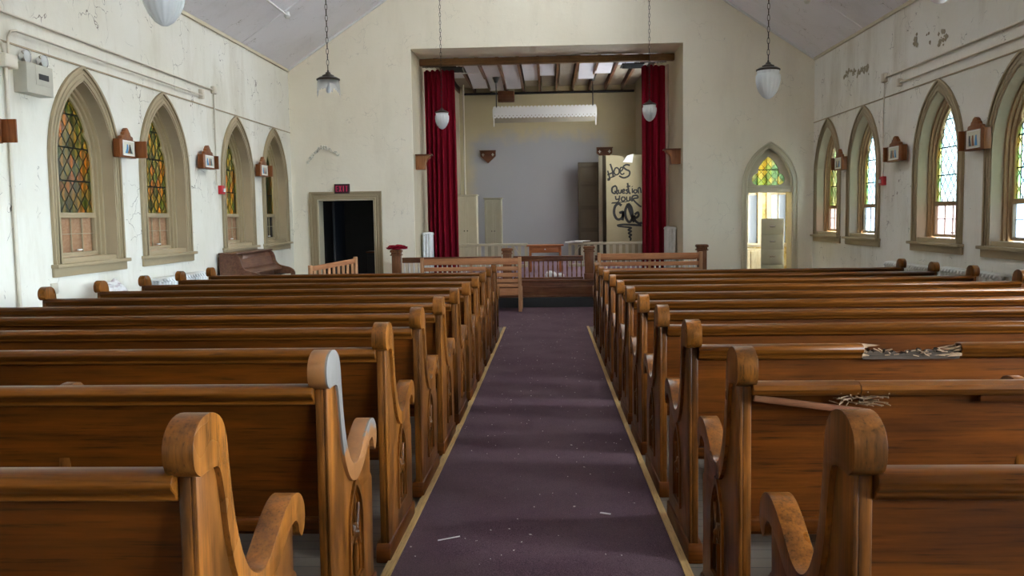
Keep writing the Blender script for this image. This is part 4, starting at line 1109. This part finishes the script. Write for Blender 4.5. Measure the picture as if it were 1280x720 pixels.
# ------------------------------------------------------------------ pendants
def chain(m, z0, z1, r=.014, wire=.0032, pitch=.062):
    n = int((z1 - z0) / pitch); pitch = (z1 - z0) / n
    for k in range(n):
        c = z0 + (k + .5) * pitch; h = pitch * .62
        pts = []
        for j in range(8):
            a = 2 * PI * j / 8; u = r * math.cos(a); w = h * math.sin(a)
            pts.append((u, 0, c + w) if k % 2 else (0, u, c + w))
        m.tube(pts, wire, 4, True)
def pendant(x, y, zb, s_, lab, broken=False, white=False):
    t = thing('pendant_lamp', lab, 'pendant lamp', (x, y, zb), group='hanging pendant lamps')
    H = .32 * s_; R = .133 * s_
    if not broken:
        prof = [(.004, 0), (.022, .003), (.060, .028), (.096, .075), (.121, .135), (.134, .20), (.134, .255), (.125, .272), (.118, .285), (.122, .30), (.120, .318), (.10, .322)]
        MB().lathe([(r * s_, z * s_) for r, z in prof[:7]] + [(r * s_, z * s_) for r, z in prof[7:]], seg=64, flute=.07, nf=16).build('globe', OPAL, t)
    else:
        n = 64; random.seed(6); vs = []; rows = 6
        cut = [random.uniform(.02, .09) for _ in range(n)]
        for k in range(n):
            a = k / n; cut[k] = .10 + .05 * math.sin(2 * PI * a * 2 + 1) + .05 * (1 if (k // 5) % 3 == 0 else 0) + random.uniform(-.012, .012)
        for j in range(rows + 1):
            for k in range(n):
                z = .318 - cut[k] * j / rows; a = 2 * PI * k / n; r = .120 + .012 * math.sin(min(1, (.318 - z) / .12) * PI / 2)
                vs.append((r * math.cos(a) * s_, r * math.sin(a) * s_, z * s_))
        fs = [(j * n + k, j * n + (k + 1) % n, (j + 1) * n + (k + 1) % n, (j + 1) * n + k) for j in range(rows) for k in range(n)]
        MB().add(vs, fs, True).build('globe', sheer('broken_globe_glass', (.85, .88, .9), .5), t, label='jagged remains of a broken glass shade')
        MB().lathe([(.001, .17), (.02, .175), (.03, .20), (.028, .225), (.014, .26), (.014, .30)], seg=16).build('bulb', OPAL, t)
    cap = [(.128, .312), (.134, .318), (.134, .330), (.120, .338), (.100, .350), (.070, .356), (.066, .372), (.045, .380), (.030, .390), (.026, .405), (.012, .410), (.010, .43), (.001, .43)]
    if not broken or True: MB().lathe([(r * s_, z * s_) for r, z in cap], seg=32).build('cap', BRONZE, t)
    zt_ = zceil(x) - zb
    m = MB(); chain(m, .425 * s_, zt_ - .05); m.build('chain', BRONZE, t)
    MB().lathe([(.001, zt_ - .06), (.03, zt_ - .055), (.06, zt_ - .02), (.07, zt_ + .03), (.001, zt_ + .03)], seg=20).build('ceiling_rose', BRONZE, t)
pendant(-2.49, 5.75, 2.80, 1, 'large fluted white glass pendant at the top left, nearest lamp')
pendant(2.46, 5.75, 2.82, 1, 'large fluted white glass pendant at the top right, nearest lamp')
pendant(-2.53, 10.2, 2.81, 1, 'pendant lamp with broken jagged glass above the left pews', broken=True)
pendant(2.48, 10.2, 2.81, 1, 'fluted white glass pendant hanging before the wall right of the arch')
pendant(-1.75, 14.6, 2.98, .84, 'small white pendant hanging in front of the left red curtain')
pendant(1.645, 14.6, 3.04, .84, 'small white pendant hanging in front of the right red curtain')

# sprinkler heads
for sx, x, y, lab_ in ((-1, -3.86, 13.2, 'white sprinkler head with pipe on the left ceiling slope'), (1, 3.79, 13.3, 'white sprinkler head on the right ceiling slope')):
    z = zceil(x) - .035; t = thing('sprinkler_head', lab_, 'sprinkler', (x, y, z), group='ceiling sprinklers')
    MB().lathe([(.001, -.10), (.03, -.095), (.05, -.06), (.035, -.03), (.04, -.01), (.045, .0), (.001, .0)], seg=16).build('head', WHITEP, t)
    if sx < 0: MB().tube([(0, 0, -.05), (0, -3.0, -.05)], .014).build('pipe', WHITEP, t)

# ------------------------------------------------------------------ wall fittings
def on_wall(sx, off): return sx * (W - off)
def conduit(name, sx, pts, r, lab, off=.02, mat=None):
    m = MB().tube([(on_wall(sx, off), y + .19 * sx, z) for y, z in pts], r, 8); 
    o = m.build(name, mat or PIPE); tag(o, lab, 'conduit'); return o
conduit('conduit', -1, [(-1, 3.31), (12.15, 3.31)], .012, 'upper thin conduit running along the left wall')
conduit('conduit', -1, [(7.55, 2.93), (7.56, 3.10), (7.60, 3.155), (7.68, 3.178), (11.76, 3.178)], .011, 'lower conduit bending up from the junction box on the left wall', .045)
conduit('conduit', -1, [(6.2, 2.95), (6.9, 3.12), (7.3, 3.09), (7.46, 3.03), (7.49, 2.93)], .015, 'bent conduit entering the junction box from the left edge', .05)
conduit('conduit', -1, [(7.53, 2.86), (7.53, fz(7.5) + .01)], .016, 'thick vertical conduit below the junction box on the left wall', .03)
conduit('conduit', -1, [(12.2, 3.27), (12.2, 2.02)], .011, 'vertical conduit dropping to the red alarm on the left wall')
conduit('conduit', 1, [(-1, 3.33), (12.1, 3.33)], .014, 'upper conduit running along the right wall')
conduit('conduit', 1, [(-1, 3.19), (11.63, 3.19)], .012, 'lower conduit running along the right wall')
conduit('conduit', 1, [(12.15, 3.29), (12.18, 2.8), (12.15, 2.0)], .009, 'vertical conduit dropping to the red alarm on the right wall')
def jbox(sx, y, z, w, h, lab, d=.05):
    y += .19 * sx
    m = MB().box((-.0, -w / 2, -h / 2), (d, w / 2, h / 2))
    o = m.build('junction_box', PIPE, bevel=.004, loc=(sx * W if sx < 0 else W - d, y, z)); tag(o, lab, 'junction box')
    MB().box((d if sx < 0 else -.004, -w / 2 + .006, -h / 2 + .006), (d + .004 if sx < 0 else .0, w / 2 - .006, h / 2 - .006)).build('cover', PIPE, o, bevel=.001)
jbox(-1, 12.2, 3.31, .10, .10, 'small beige junction box at the end of the upper left conduit')
jbox(-1, 11.76, 3.20, .07, .12, 'small narrow junction box at the end of the lower left conduit')
jbox(-1, 7.52, 2.895, .18, .11, 'beige junction box beside the emergency light', .09)
jbox(1, 12.15, 3.33, .10, .12, 'small beige junction box at the end of the upper right conduit')
jbox(1, 11.63, 3.19, .06, .10, 'small junction box at the end of the lower right conduit')
jbox(-1, 8.1, .93, .10, .10, 'small square outlet box low on the left wall', .02)
for sx, y, z, lab_ in ((-1, 12.33, 1.96, 'red fire alarm between the second and third windows of the left wall'), (1, 12.13, 1.94, 'red fire alarm between windows of the right wall')):
    t = thing('fire_alarm', lab_, 'fire alarm', (sx * W, y + .19 * sx, z), group='red fire alarms')
    a, b = (0, .055) if sx < 0 else (-.055, 0)
    MB().box((a, -.06, -.06), (b, .06, .06)).build('housing', RED, t, bevel=.006)
    a, b = (.055, .075) if sx < 0 else (-.075, -.055)
    MB().box((a, -.015, -.03), (b, .04, .02)).build('handle', WHITEP, t, bevel=.004)
# emergency light
t = thing('emergency_light', 'beige emergency light box with two round lamps on the left wall', 'emergency light', (-W, 7.68, 2.79))
MB().box((0, -.20, -.13), (.125, .20, .13)).build('housing', BEIGEM, t, bevel=.008)
MB().box((.126, -.07, -.05), (.130, .19, .12)).build('cover', BEIGEM, t, bevel=.002)
MB().box((.1305, -.03, .0), (.134, .12, .05)).build('display_slot', BLACKP, t)
for y in (-.11, .15):
    l_ = MB().tube([(.06, y, .13), (.06, y, .14)], .012).build('lamp_stem', BEIGEM, t)
    m = MB().lathe([(.001, -.05), (.035, -.045), (.052, -.02), (.057, .005), (.057, .018)], (.07, y, .185), 20, axis='x'); h_ = m.build('lamp_head', CHROME, t)
    MB().lathe([(.055, .016), (.04, .026), (.001, .03)], (.07, y, .185), 20, axis='x').build('lens', plain('lens%g' % y, (.55, .55, .53), .15), h_)

# stations
def station(sx, y0, y1, z0, h, wing, lab_, seed, wz=None):
    """wooden box frame with a crest, small picture, and an open side door at the far end"""
    t = thing('station_plaque', lab_, 'plaque', (sx * W, -.29 if sx < 0 else .14, 0), group='wooden picture plaques on the side walls')
    d = .08; s_ = -sx; L = y1 - y0; c = (y0 + y1) / 2; z1 = z0 + h
    m = MB()
    def bx(a, b, p, q, r, u_): m.box((min(s_ * a, s_ * b), p, r), (max(s_ * a, s_ * b), q, u_))
    bx(.04, .115, y0, y1, z0, z1)
    m.build('box', STW, t, bevel=.004)
    cr = cat([(-L * .36, 0), (-L * .34, .035), (-L * .22, .045), (-L * .18, .075), (-L * .13, .085), (-L * .10, .105), (0, .125), (L * .10, .105), (L * .13, .085), (L * .18, .075), (L * .22, .045), (L * .34, .035), (L * .36, 0)], 2)
    MB().prism([(c + a, z1 + b) for a, b in cr], s_ * .07, s_ * .112, 'x').build('crest', STW, t, bevel=.003)
    ix0, ix1 = c - L * .30, c + L * .30
    fr = MB().prism([(ix0 - .015, z0 + .02), (ix1 + .015, z0 + .02), (ix1 + .015, z1 - .01), (ix0 - .015, z1 - .01)], s_ * .115, s_ * .124, 'x', [[(ix0, z0 + .035), (ix1, z0 + .035), (ix1, z1 - .025), (ix0, z1 - .025)]]).build('picture_frame', IVORY, t)
    random.seed(seed)
    pic = MB().prism([(ix0, z0 + .03), (ix1, z0 + .03), (ix1, z1 - .02), (ix0, z1 - .02)], s_ * .115, s_ * .119, 'x').build('picture', plain('picture_ground', (.62, .60, .48), .6), t)
    for col, k in (((.05, .22, .45), 0), ((.30, .12, .05), 1), ((.08, .10, .10), 2)):
        q = c + (k - 1) * L * .15; zc_ = z0 + h * .5; a = random.uniform(-.03, .03)
        MB().prism([(q - .022, z0 + .045), (q + .028, z0 + .045), (q + .018 + a, zc_ + .01), (q + .008 + a, zc_ + .045), (q - .008 + a, zc_ + .045), (q - .016 + a, zc_)], s_ * .119, s_ * .1225, 'x').build('figure', plain('fig%d' % k + str(seed), col, .6), pic)
    # side door, folded out from the wall at the far end
    a_, b_ = .118, .118 + wing
    MB().box((min(s_ * a_, s_ * b_), y1 - .022, z0 + .005), (max(s_ * a_, s_ * b_), y1, z1 - .005)).build('side_door', STW, t, bevel=.003)
    return t
station(-1, 6.95, 7.40, 2.19, .20, .12, 'wooden picture plaque at the far left edge of the left wall', 1)
station(-1, 9.38, 9.74, 2.215, .19, .12, 'wooden picture plaque between the first and second left windows', 2)
station(-1, 11.60, 12.0, 2.215, .185, .05, 'wooden picture plaque left of the red alarm on the left wall', 3)
station(-1, 13.86, 14.24, 2.215, .185, .07, 'wooden picture plaque between the two furthest left windows', 4)
station(1, 9.20, 9.64, 2.155, .22, .06, 'wooden picture plaque at the right edge between the two nearest right windows', 5)
station(1, 11.34, 11.82, 2.17, .20, .05, 'wooden picture plaque left of the nearer right windows, near the red alarm', 6)
station(1, 13.6, 13.98, 2.17, .20, .05, 'wooden picture plaque between the two furthest right windows', 7)

# radiators
def radiator(sx, y0, y1, h, zf, mat, lab_, x=None, n=None):
    t = thing('radiator', lab_, 'radiator', ((sx * (W - .17)) if x is None else x, y0, zf), group='cast iron radiators')
    L = y1 - y0; n = n or round(L / .075); p = L / n
    for k in range(n):
        y = (k + .5) * p; m = MB()
        for q in (-.055, 0, .055):
            m.tube([(q, y, .10), (q, y, .16), (q, y, h - .06), (q, y, h - .02)], [.020, .028, .028, .020], 8)
        m.box((-.07, y - .012, .12), (.07, y + .012, h - .06))
        for z in (.12, h - .055):
            m.lathe([(.001, -.034), (.024, -.03), (.026, 0), (.024, .03), (.001, .034)], (-.04, y, z), 8, axis='y'); 
            m.tube([(-.085, y, z), (-.07, y, z + .02), (0, y, z + .028), (.07, y, z + .02), (.085, y, z)], [.012, .024, .026, .024, .012], 8)
        m.tube([(0, y - p / 2, .12), (0, y + p / 2, .12)], .022, 8, cap=False); m.tube([(0, y - p / 2, h - .055), (0, y + p / 2, h - .055)], .022, 8, cap=False)
        if k in (0, n - 1):
            for q in (-.06, .06): m.tube([(q, y, .0), (q, y, .12)], [.018, .014], 8)
        m.build('section', mat, t)
    v_ = MB().tube([(0, -.0, .12), (0, -.09, .12), (0, -.10, .02)], .016).build('feed_pipe', mat, t)
    return t
radiator(-1, 9.60, 10.95, .88, fz(10.8), RADS, 'silver cast iron radiator under the second left window')
radiator(1, 10.34, 11.64, .86, fz(10.8), RADC, 'dull cream radiator under the second nearest right window')
radiator(1, 8.74, 10.04, .86, fz(9.2), RADC, 'dull cream radiator at the right edge under the nearest right window')
radiator(-1, 16.15, 16.55, 1.27 - ZP, ZP, RADS, 'white radiator at the left jamb of the chancel arch', x=-2.27)
radiator(1, 16.15, 16.60, 1.31 - ZP, ZP, RADC, 'pale radiator at the right jamb of the chancel arch', x=2.215)
tag(MB().tube([(2.23, 16.9, ZP), (2.23, 16.9, 4.33)], .035).build('riser_pipe', PIPE), 'vertical pipe behind the right curtain', 'pipe')
tag(MB().tube([(-2.02, 21.2, ZP), (-2.02, 21.2, 4.7)], .02).build('riser_pipe', PIPE), 'thin vertical pipe behind the left curtain in the chancel', 'pipe')

# crumpled sack behind the pews at left wall
t_ = NT('printed_paper'); v = t_.coords(); n_ = t_.noise(t_.coords((1, 1, 7)), 9, 5, .7)
t_.bsdf(t_.mix(t_.ramp(n_, [(.5, 0.0), (.58, .75)]), (.62, .61, .60), (.30, .22, .24)), .6, bump=t_.noise(v, 14, 4), bstr=1.0, bdist=.03)
def sack():
    random.seed(3); bm = bmesh.new(); bmesh.ops.create_icosphere(bm, subdivisions=5, radius=1)
    from mathutils import noise as mn
    for v_ in bm.verts:
        p = v_.co.copy(); d = 1 + .22 * mn.noise(p * 2.3) + .12 * mn.noise(p * 6) + .05 * mn.noise(p * 14)
        z = p.z; w = 1.0 if z < .2 else 1 - .35 * (z - .2)
        v_.co = Vector((.20 * p.x * d * w, .36 * p.y * d * w, .47 * max(-.93, p.z) * (1 + .10 * mn.noise(p * 3 + Vector((5, 0, 0))))))
    zm = min(v_.co.z for v_ in bm.verts)
    for v_ in bm.verts: v_.co.z -= zm
    for f in bm.faces: f.smooth = True
    me = bpy.data.meshes.new('paper_sack'); bm.to_mesh(me); bm.free(); me.materials.append(t_.m)
    o = bpy.data.objects.new('paper_sack', me); COL.objects.link(o); o.location = (-W + .30, 8.42, fz(8.42)); tag(o, 'crumpled white printed sack standing against the left wall behind the pews', 'sack')
sack()

# piano
px0, px1, py0, py1 = -W + .06, -W + .64, 11.86, 13.40
t = thing('upright_piano', 'dark brown upright piano against the left wall below the windows', 'piano', (px0, py0, fz(13)))
Lp = py1 - py0
side_prof = [(0, 0), (.0, 1.06), (.22, 1.06)] + cat([(.22, 1.06), (.26, 1.04), (.29, .98), (.31, .90), (.36, .845), (.44, .82), (.52, .80), (.58, .76)], 3)[1:] + [(.60, .72), (.60, .60), (.56, .58), (.32, .56), (.30, .0)]
for y in (0, Lp - .035): MB().prism(side_prof, y, y + .035, 'y').build('side_panel', PIANO, t, bevel=.004)
MB().prism([(.0, .05), (.0, 1.05), (.20, 1.05), (.235, .98), (.27, .84), (.28, .60), (.28, .05)], .036, Lp - .036, 'y').build('case', PIANO, t)
MB().box((-.01, -.015, 1.06), (.25, Lp + .015, 1.085)).build('lid', PIANO, t, bevel=.006)
MB().prism([(.262, .86), (.30, .86), (.40, .80), (.40, .78), (.27, .78)], .04, Lp - .04, 'y').build('fallboard', PIANO, t, bevel=.004)
MB().box((.262, .04, .62), (.57, Lp - .04, .68)).build('key_bed', PIANO, t, bevel=.004)
MB().box((.39, .09, .68), (.55, Lp - .09, .705)).build('white_keys', IVORY, t)
m = MB(); k = 0
y = .12
while y < Lp - .12:
    if k % 7 not in (2, 6): m.box((.39, y, .705), (.48, y + .013, .717))
    y += .0235 * 1.0; k += 1
m.build('black_keys', BLACKP, t)
for y in (.08, Lp - .12): MB().lathe([(.02, .0), (.022, .05), (.03, .10), (.018, .14), (.035, .4), (.03, .55), (.045, .58), (.045, .62)], (.53, y + .02, 0), 12).build('leg', PIANO, t)
MB().prism([(.235, .90), (.25, .90), (.22, 1.04), (.205, 1.04)], .3, Lp - .3, 'y').build('music_desk', PIANO, t, bevel=.002)

# plaster damage: curled chips over the left doorway, and peeled patches high on the right wall
def chips(name, pts, size, mat, place_, seed, n):
    random.seed(seed); m = MB()
    for k in range(n):
        i = random.randrange(len(pts) - 1); s_ = random.random(); a, b = pts[i], pts[i + 1]
        u = a[0] + (b[0] - a[0]) * s_ + random.gauss(0, size * .45); z = a[1] + (b[1] - a[1]) * s_ + random.gauss(0, size * .45)
        r = size * random.uniform(.3, 1); q = random.uniform(0, 6.28); ng = random.choice((4, 5, 6))
        poly = [(u + r * random.uniform(.6, 1.1) * math.cos(q + 2 * PI * j / ng), z + r * random.uniform(.4, .9) * math.sin(q + 2 * PI * j / ng)) for j in range(ng)]
        lift = [random.uniform(.003, .03) for _ in poly]
        f0 = [place_(p[0], p[1], .001) for p in poly]; f1 = [place_(p[0], p[1], l_) for p, l_ in zip(poly, lift)]
        m.add(f0 + f1, [tuple(range(ng)), tuple(reversed(range(ng, 2 * ng)))] + [(j, (j + 1) % ng, ng + (j + 1) % ng, ng + j) for j in range(ng)])
    return m.build(name, mat)
CHIP = plain('plaster_chip', (.62, .58, .48), .8)
def pb(x, z, d): return (x, YB - d, z)
def pf(px, py): return ((px - 687) * YB / F, ZC + (270 - (px - 687) * .0115 - py) * YB / F)
o = chips('peeling_plaster', [pf(*p) for p in ((384, 203), (392, 193), (400, 185), (407, 183), (413, 186))], .035, CHIP, pb, 3, 60); tag(o, 'curled plaster chips above the dark left doorway', 'peeling plaster', kind='stuff')
o = chips('peeling_plaster', [pf(*p) for p in ((419, 189), (426, 193))], .03, CHIP, pb, 4, 14); tag(o, 'small patch of curled plaster right of the chipped arc above the doorway', 'peeling plaster', kind='stuff')
def pw(y, z, d): return (W - d, y, z)
def pr_(px, py): u = (px - 687); y = W * F / u; return (y, ZC + (270 - u * .0115 - py) * y / F)
SUB = plain('bare_plaster', (.30, .25, .16), .9)
o = chips('peeling_paint', [pr_(*p) for p in ((1046, 105), (1050, 97), (1058, 98), (1066, 96), (1072, 92), (1074, 98))], .06, SUB, lambda y, z, d: (W - d * .15, y, z), 5, 46); tag(o, 'brown peeled patches high on the right wall near the corner', 'peeling paint', kind='stuff')
o = chips('peeling_paint', [pr_(*p) for p in ((1128, 66), (1130, 60), (1160, 54), (1166, 58), (1158, 64), (1162, 50))], .055, SUB, lambda y, z, d: (W - d * .15, y, z), 6, 34); tag(o, 'brown peeled patch high on the right wall above the conduits', 'peeling paint', kind='stuff')

# debris on the carpet
random.seed(21); m = MB()
for k in range(330):
    y = 2.2 + 11.5 * random.random() ** .8; x = random.uniform(-.59, .465); s_ = random.uniform(.0015, .0045); q = random.uniform(0, 3); z = fz(y) + .009
    if y > 12: z = .0145
    c_, n_ = math.cos(q) * s_ * random.choice((1, 1, 2)), math.sin(q) * s_
    m.add([(x - c_, y - n_, z), (x + n_, y - c_, z), (x + c_, y + n_, z + s_ * .4), (x - n_, y + c_, z + s_ * .3), (x, y, z + s_ * .8)], [(0, 1, 4), (1, 2, 4), (2, 3, 4), (3, 0, 4), (3, 2, 1, 0)])
tag(m.build('debris', plain('debris_white', (.6, .56, .5), .9)), 'scattered tiny white flakes and crumbs on the aisle carpet', 'debris', kind='stuff')
for x, y, q, l_, lab_ in ((.24, 3.95, -.4, .05, 'short white splinter lying on the right of the aisle carpet near the camera'), (-.44, 3.6, .5, .10, 'thin pale straw lying on the left of the aisle carpet near the camera')):
    m = MB().bar((-l_ / 2, 0, 0), (l_ / 2, 0, 0), .010 if l_ < .06 else .003, .004)
    o = m.build('splinter', WHITEP, loc=(x, y, fz(y) + .0125)); o.rotation_euler.z = q; tag(o, lab_, 'splinter')

# ------------------------------------------------------------------ outdoors
BRK = NT('blocking_house_brick'); v = BRK.coords(); br = BRK.n('TexBrick'); BRK.l(BRK.coords((1, 1, 1)), br.inputs['Vector']); br.inputs['Scale'].default_value = 3
br.inputs['Color1'].default_value = (.16, .07, .045, 1); br.inputs['Color2'].default_value = (.12, .055, .035, 1); BRK.bsdf(br.outputs[0], .9)
tag(MB().box((-60, -40, -.6), (-W - .6, 60, -.5)).build('lawn', plain('grass', (.07, .10, .03), .95)), 'grass outside the left windows', 'lawn', kind='stuff')
tag(MB().box((W + .6, -40, -.6), (60, 60, -.5)).build('pavement', plain('paving', (.62, .61, .60), .9)), 'paved ground outside the right windows', 'pavement')  # paving tone kept pale to bounce daylight up to the ceiling
HOUSE = True  # long brick mass added to keep skylight off the left windows
if HOUSE:
    t = thing('added_blocking_house', 'brick house wall added outside the left windows to block skylight', 'house', (-9, 5, -.5))
    MB().box((-4, -30, 0), (0, 60, 8.2)).build('brick_wall', BRK.m, t)
    MB().prism([(.3, 8.2), (-2, 9.5), (-4.3, 8.2)], -30.3, 60.3, 'y').build('roof', plain('roof_slate', (.07, .07, .075), .8), t)

# ------------------------------------------------------------------ daylight
w = bpy.data.worlds.new('sky'); scene.world = w; w.use_nodes = True; nt = w.node_tree; nt.nodes.clear()
out = nt.nodes.new('ShaderNodeOutputWorld'); bg = nt.nodes.new('ShaderNodeBackground'); nt.links.new(bg.outputs[0], out.inputs[0])
tc = nt.nodes.new('ShaderNodeTexCoord'); sp = nt.nodes.new('ShaderNodeSeparateXYZ'); nt.links.new(tc.outputs['Generated'], sp.inputs[0])
mr = nt.nodes.new('ShaderNodeMapRange'); mr.inputs[1].default_value = -1; mr.inputs[2].default_value = 1; mr.inputs[3].default_value = .12; mr.inputs[4].default_value = 1.0
nt.links.new(sp.outputs[0], mr.inputs[0])
mx = nt.nodes.new('ShaderNodeMix'); mx.data_type = 'RGBA'; mx.inputs[6].default_value = (.74, .88, 1, 1); mx.inputs[7].default_value = (1, .95, .86, 1)
nt.links.new(sp.outputs[2], mx.inputs[0]); nt.links.new(mx.outputs[2], bg.inputs[0])
SKY = 55.0
mu = nt.nodes.new('ShaderNodeMath'); mu.operation = 'MULTIPLY'; mu.inputs[1].default_value = SKY; nt.links.new(mr.outputs[0], mu.inputs[0]); nt.links.new(mu.outputs[0], bg.inputs[1])

# ------------------------------------------------------------------ view
scene.view_settings.view_transform = 'Standard'; scene.view_settings.look = 'None'
scene.view_settings.gamma = 1; scene.view_settings.use_curve_mapping = False
scene.view_settings.exposure = 1.2
scene.cycles.max_bounces = 12; scene.cycles.diffuse_bounces = 8; scene.cycles.transparent_max_bounces = 16
scene.cycles.use_denoising = True; scene.cycles.sample_clamp_indirect = 6
scene.cycles.caustics_reflective = False; scene.cycles.caustics_refractive = False
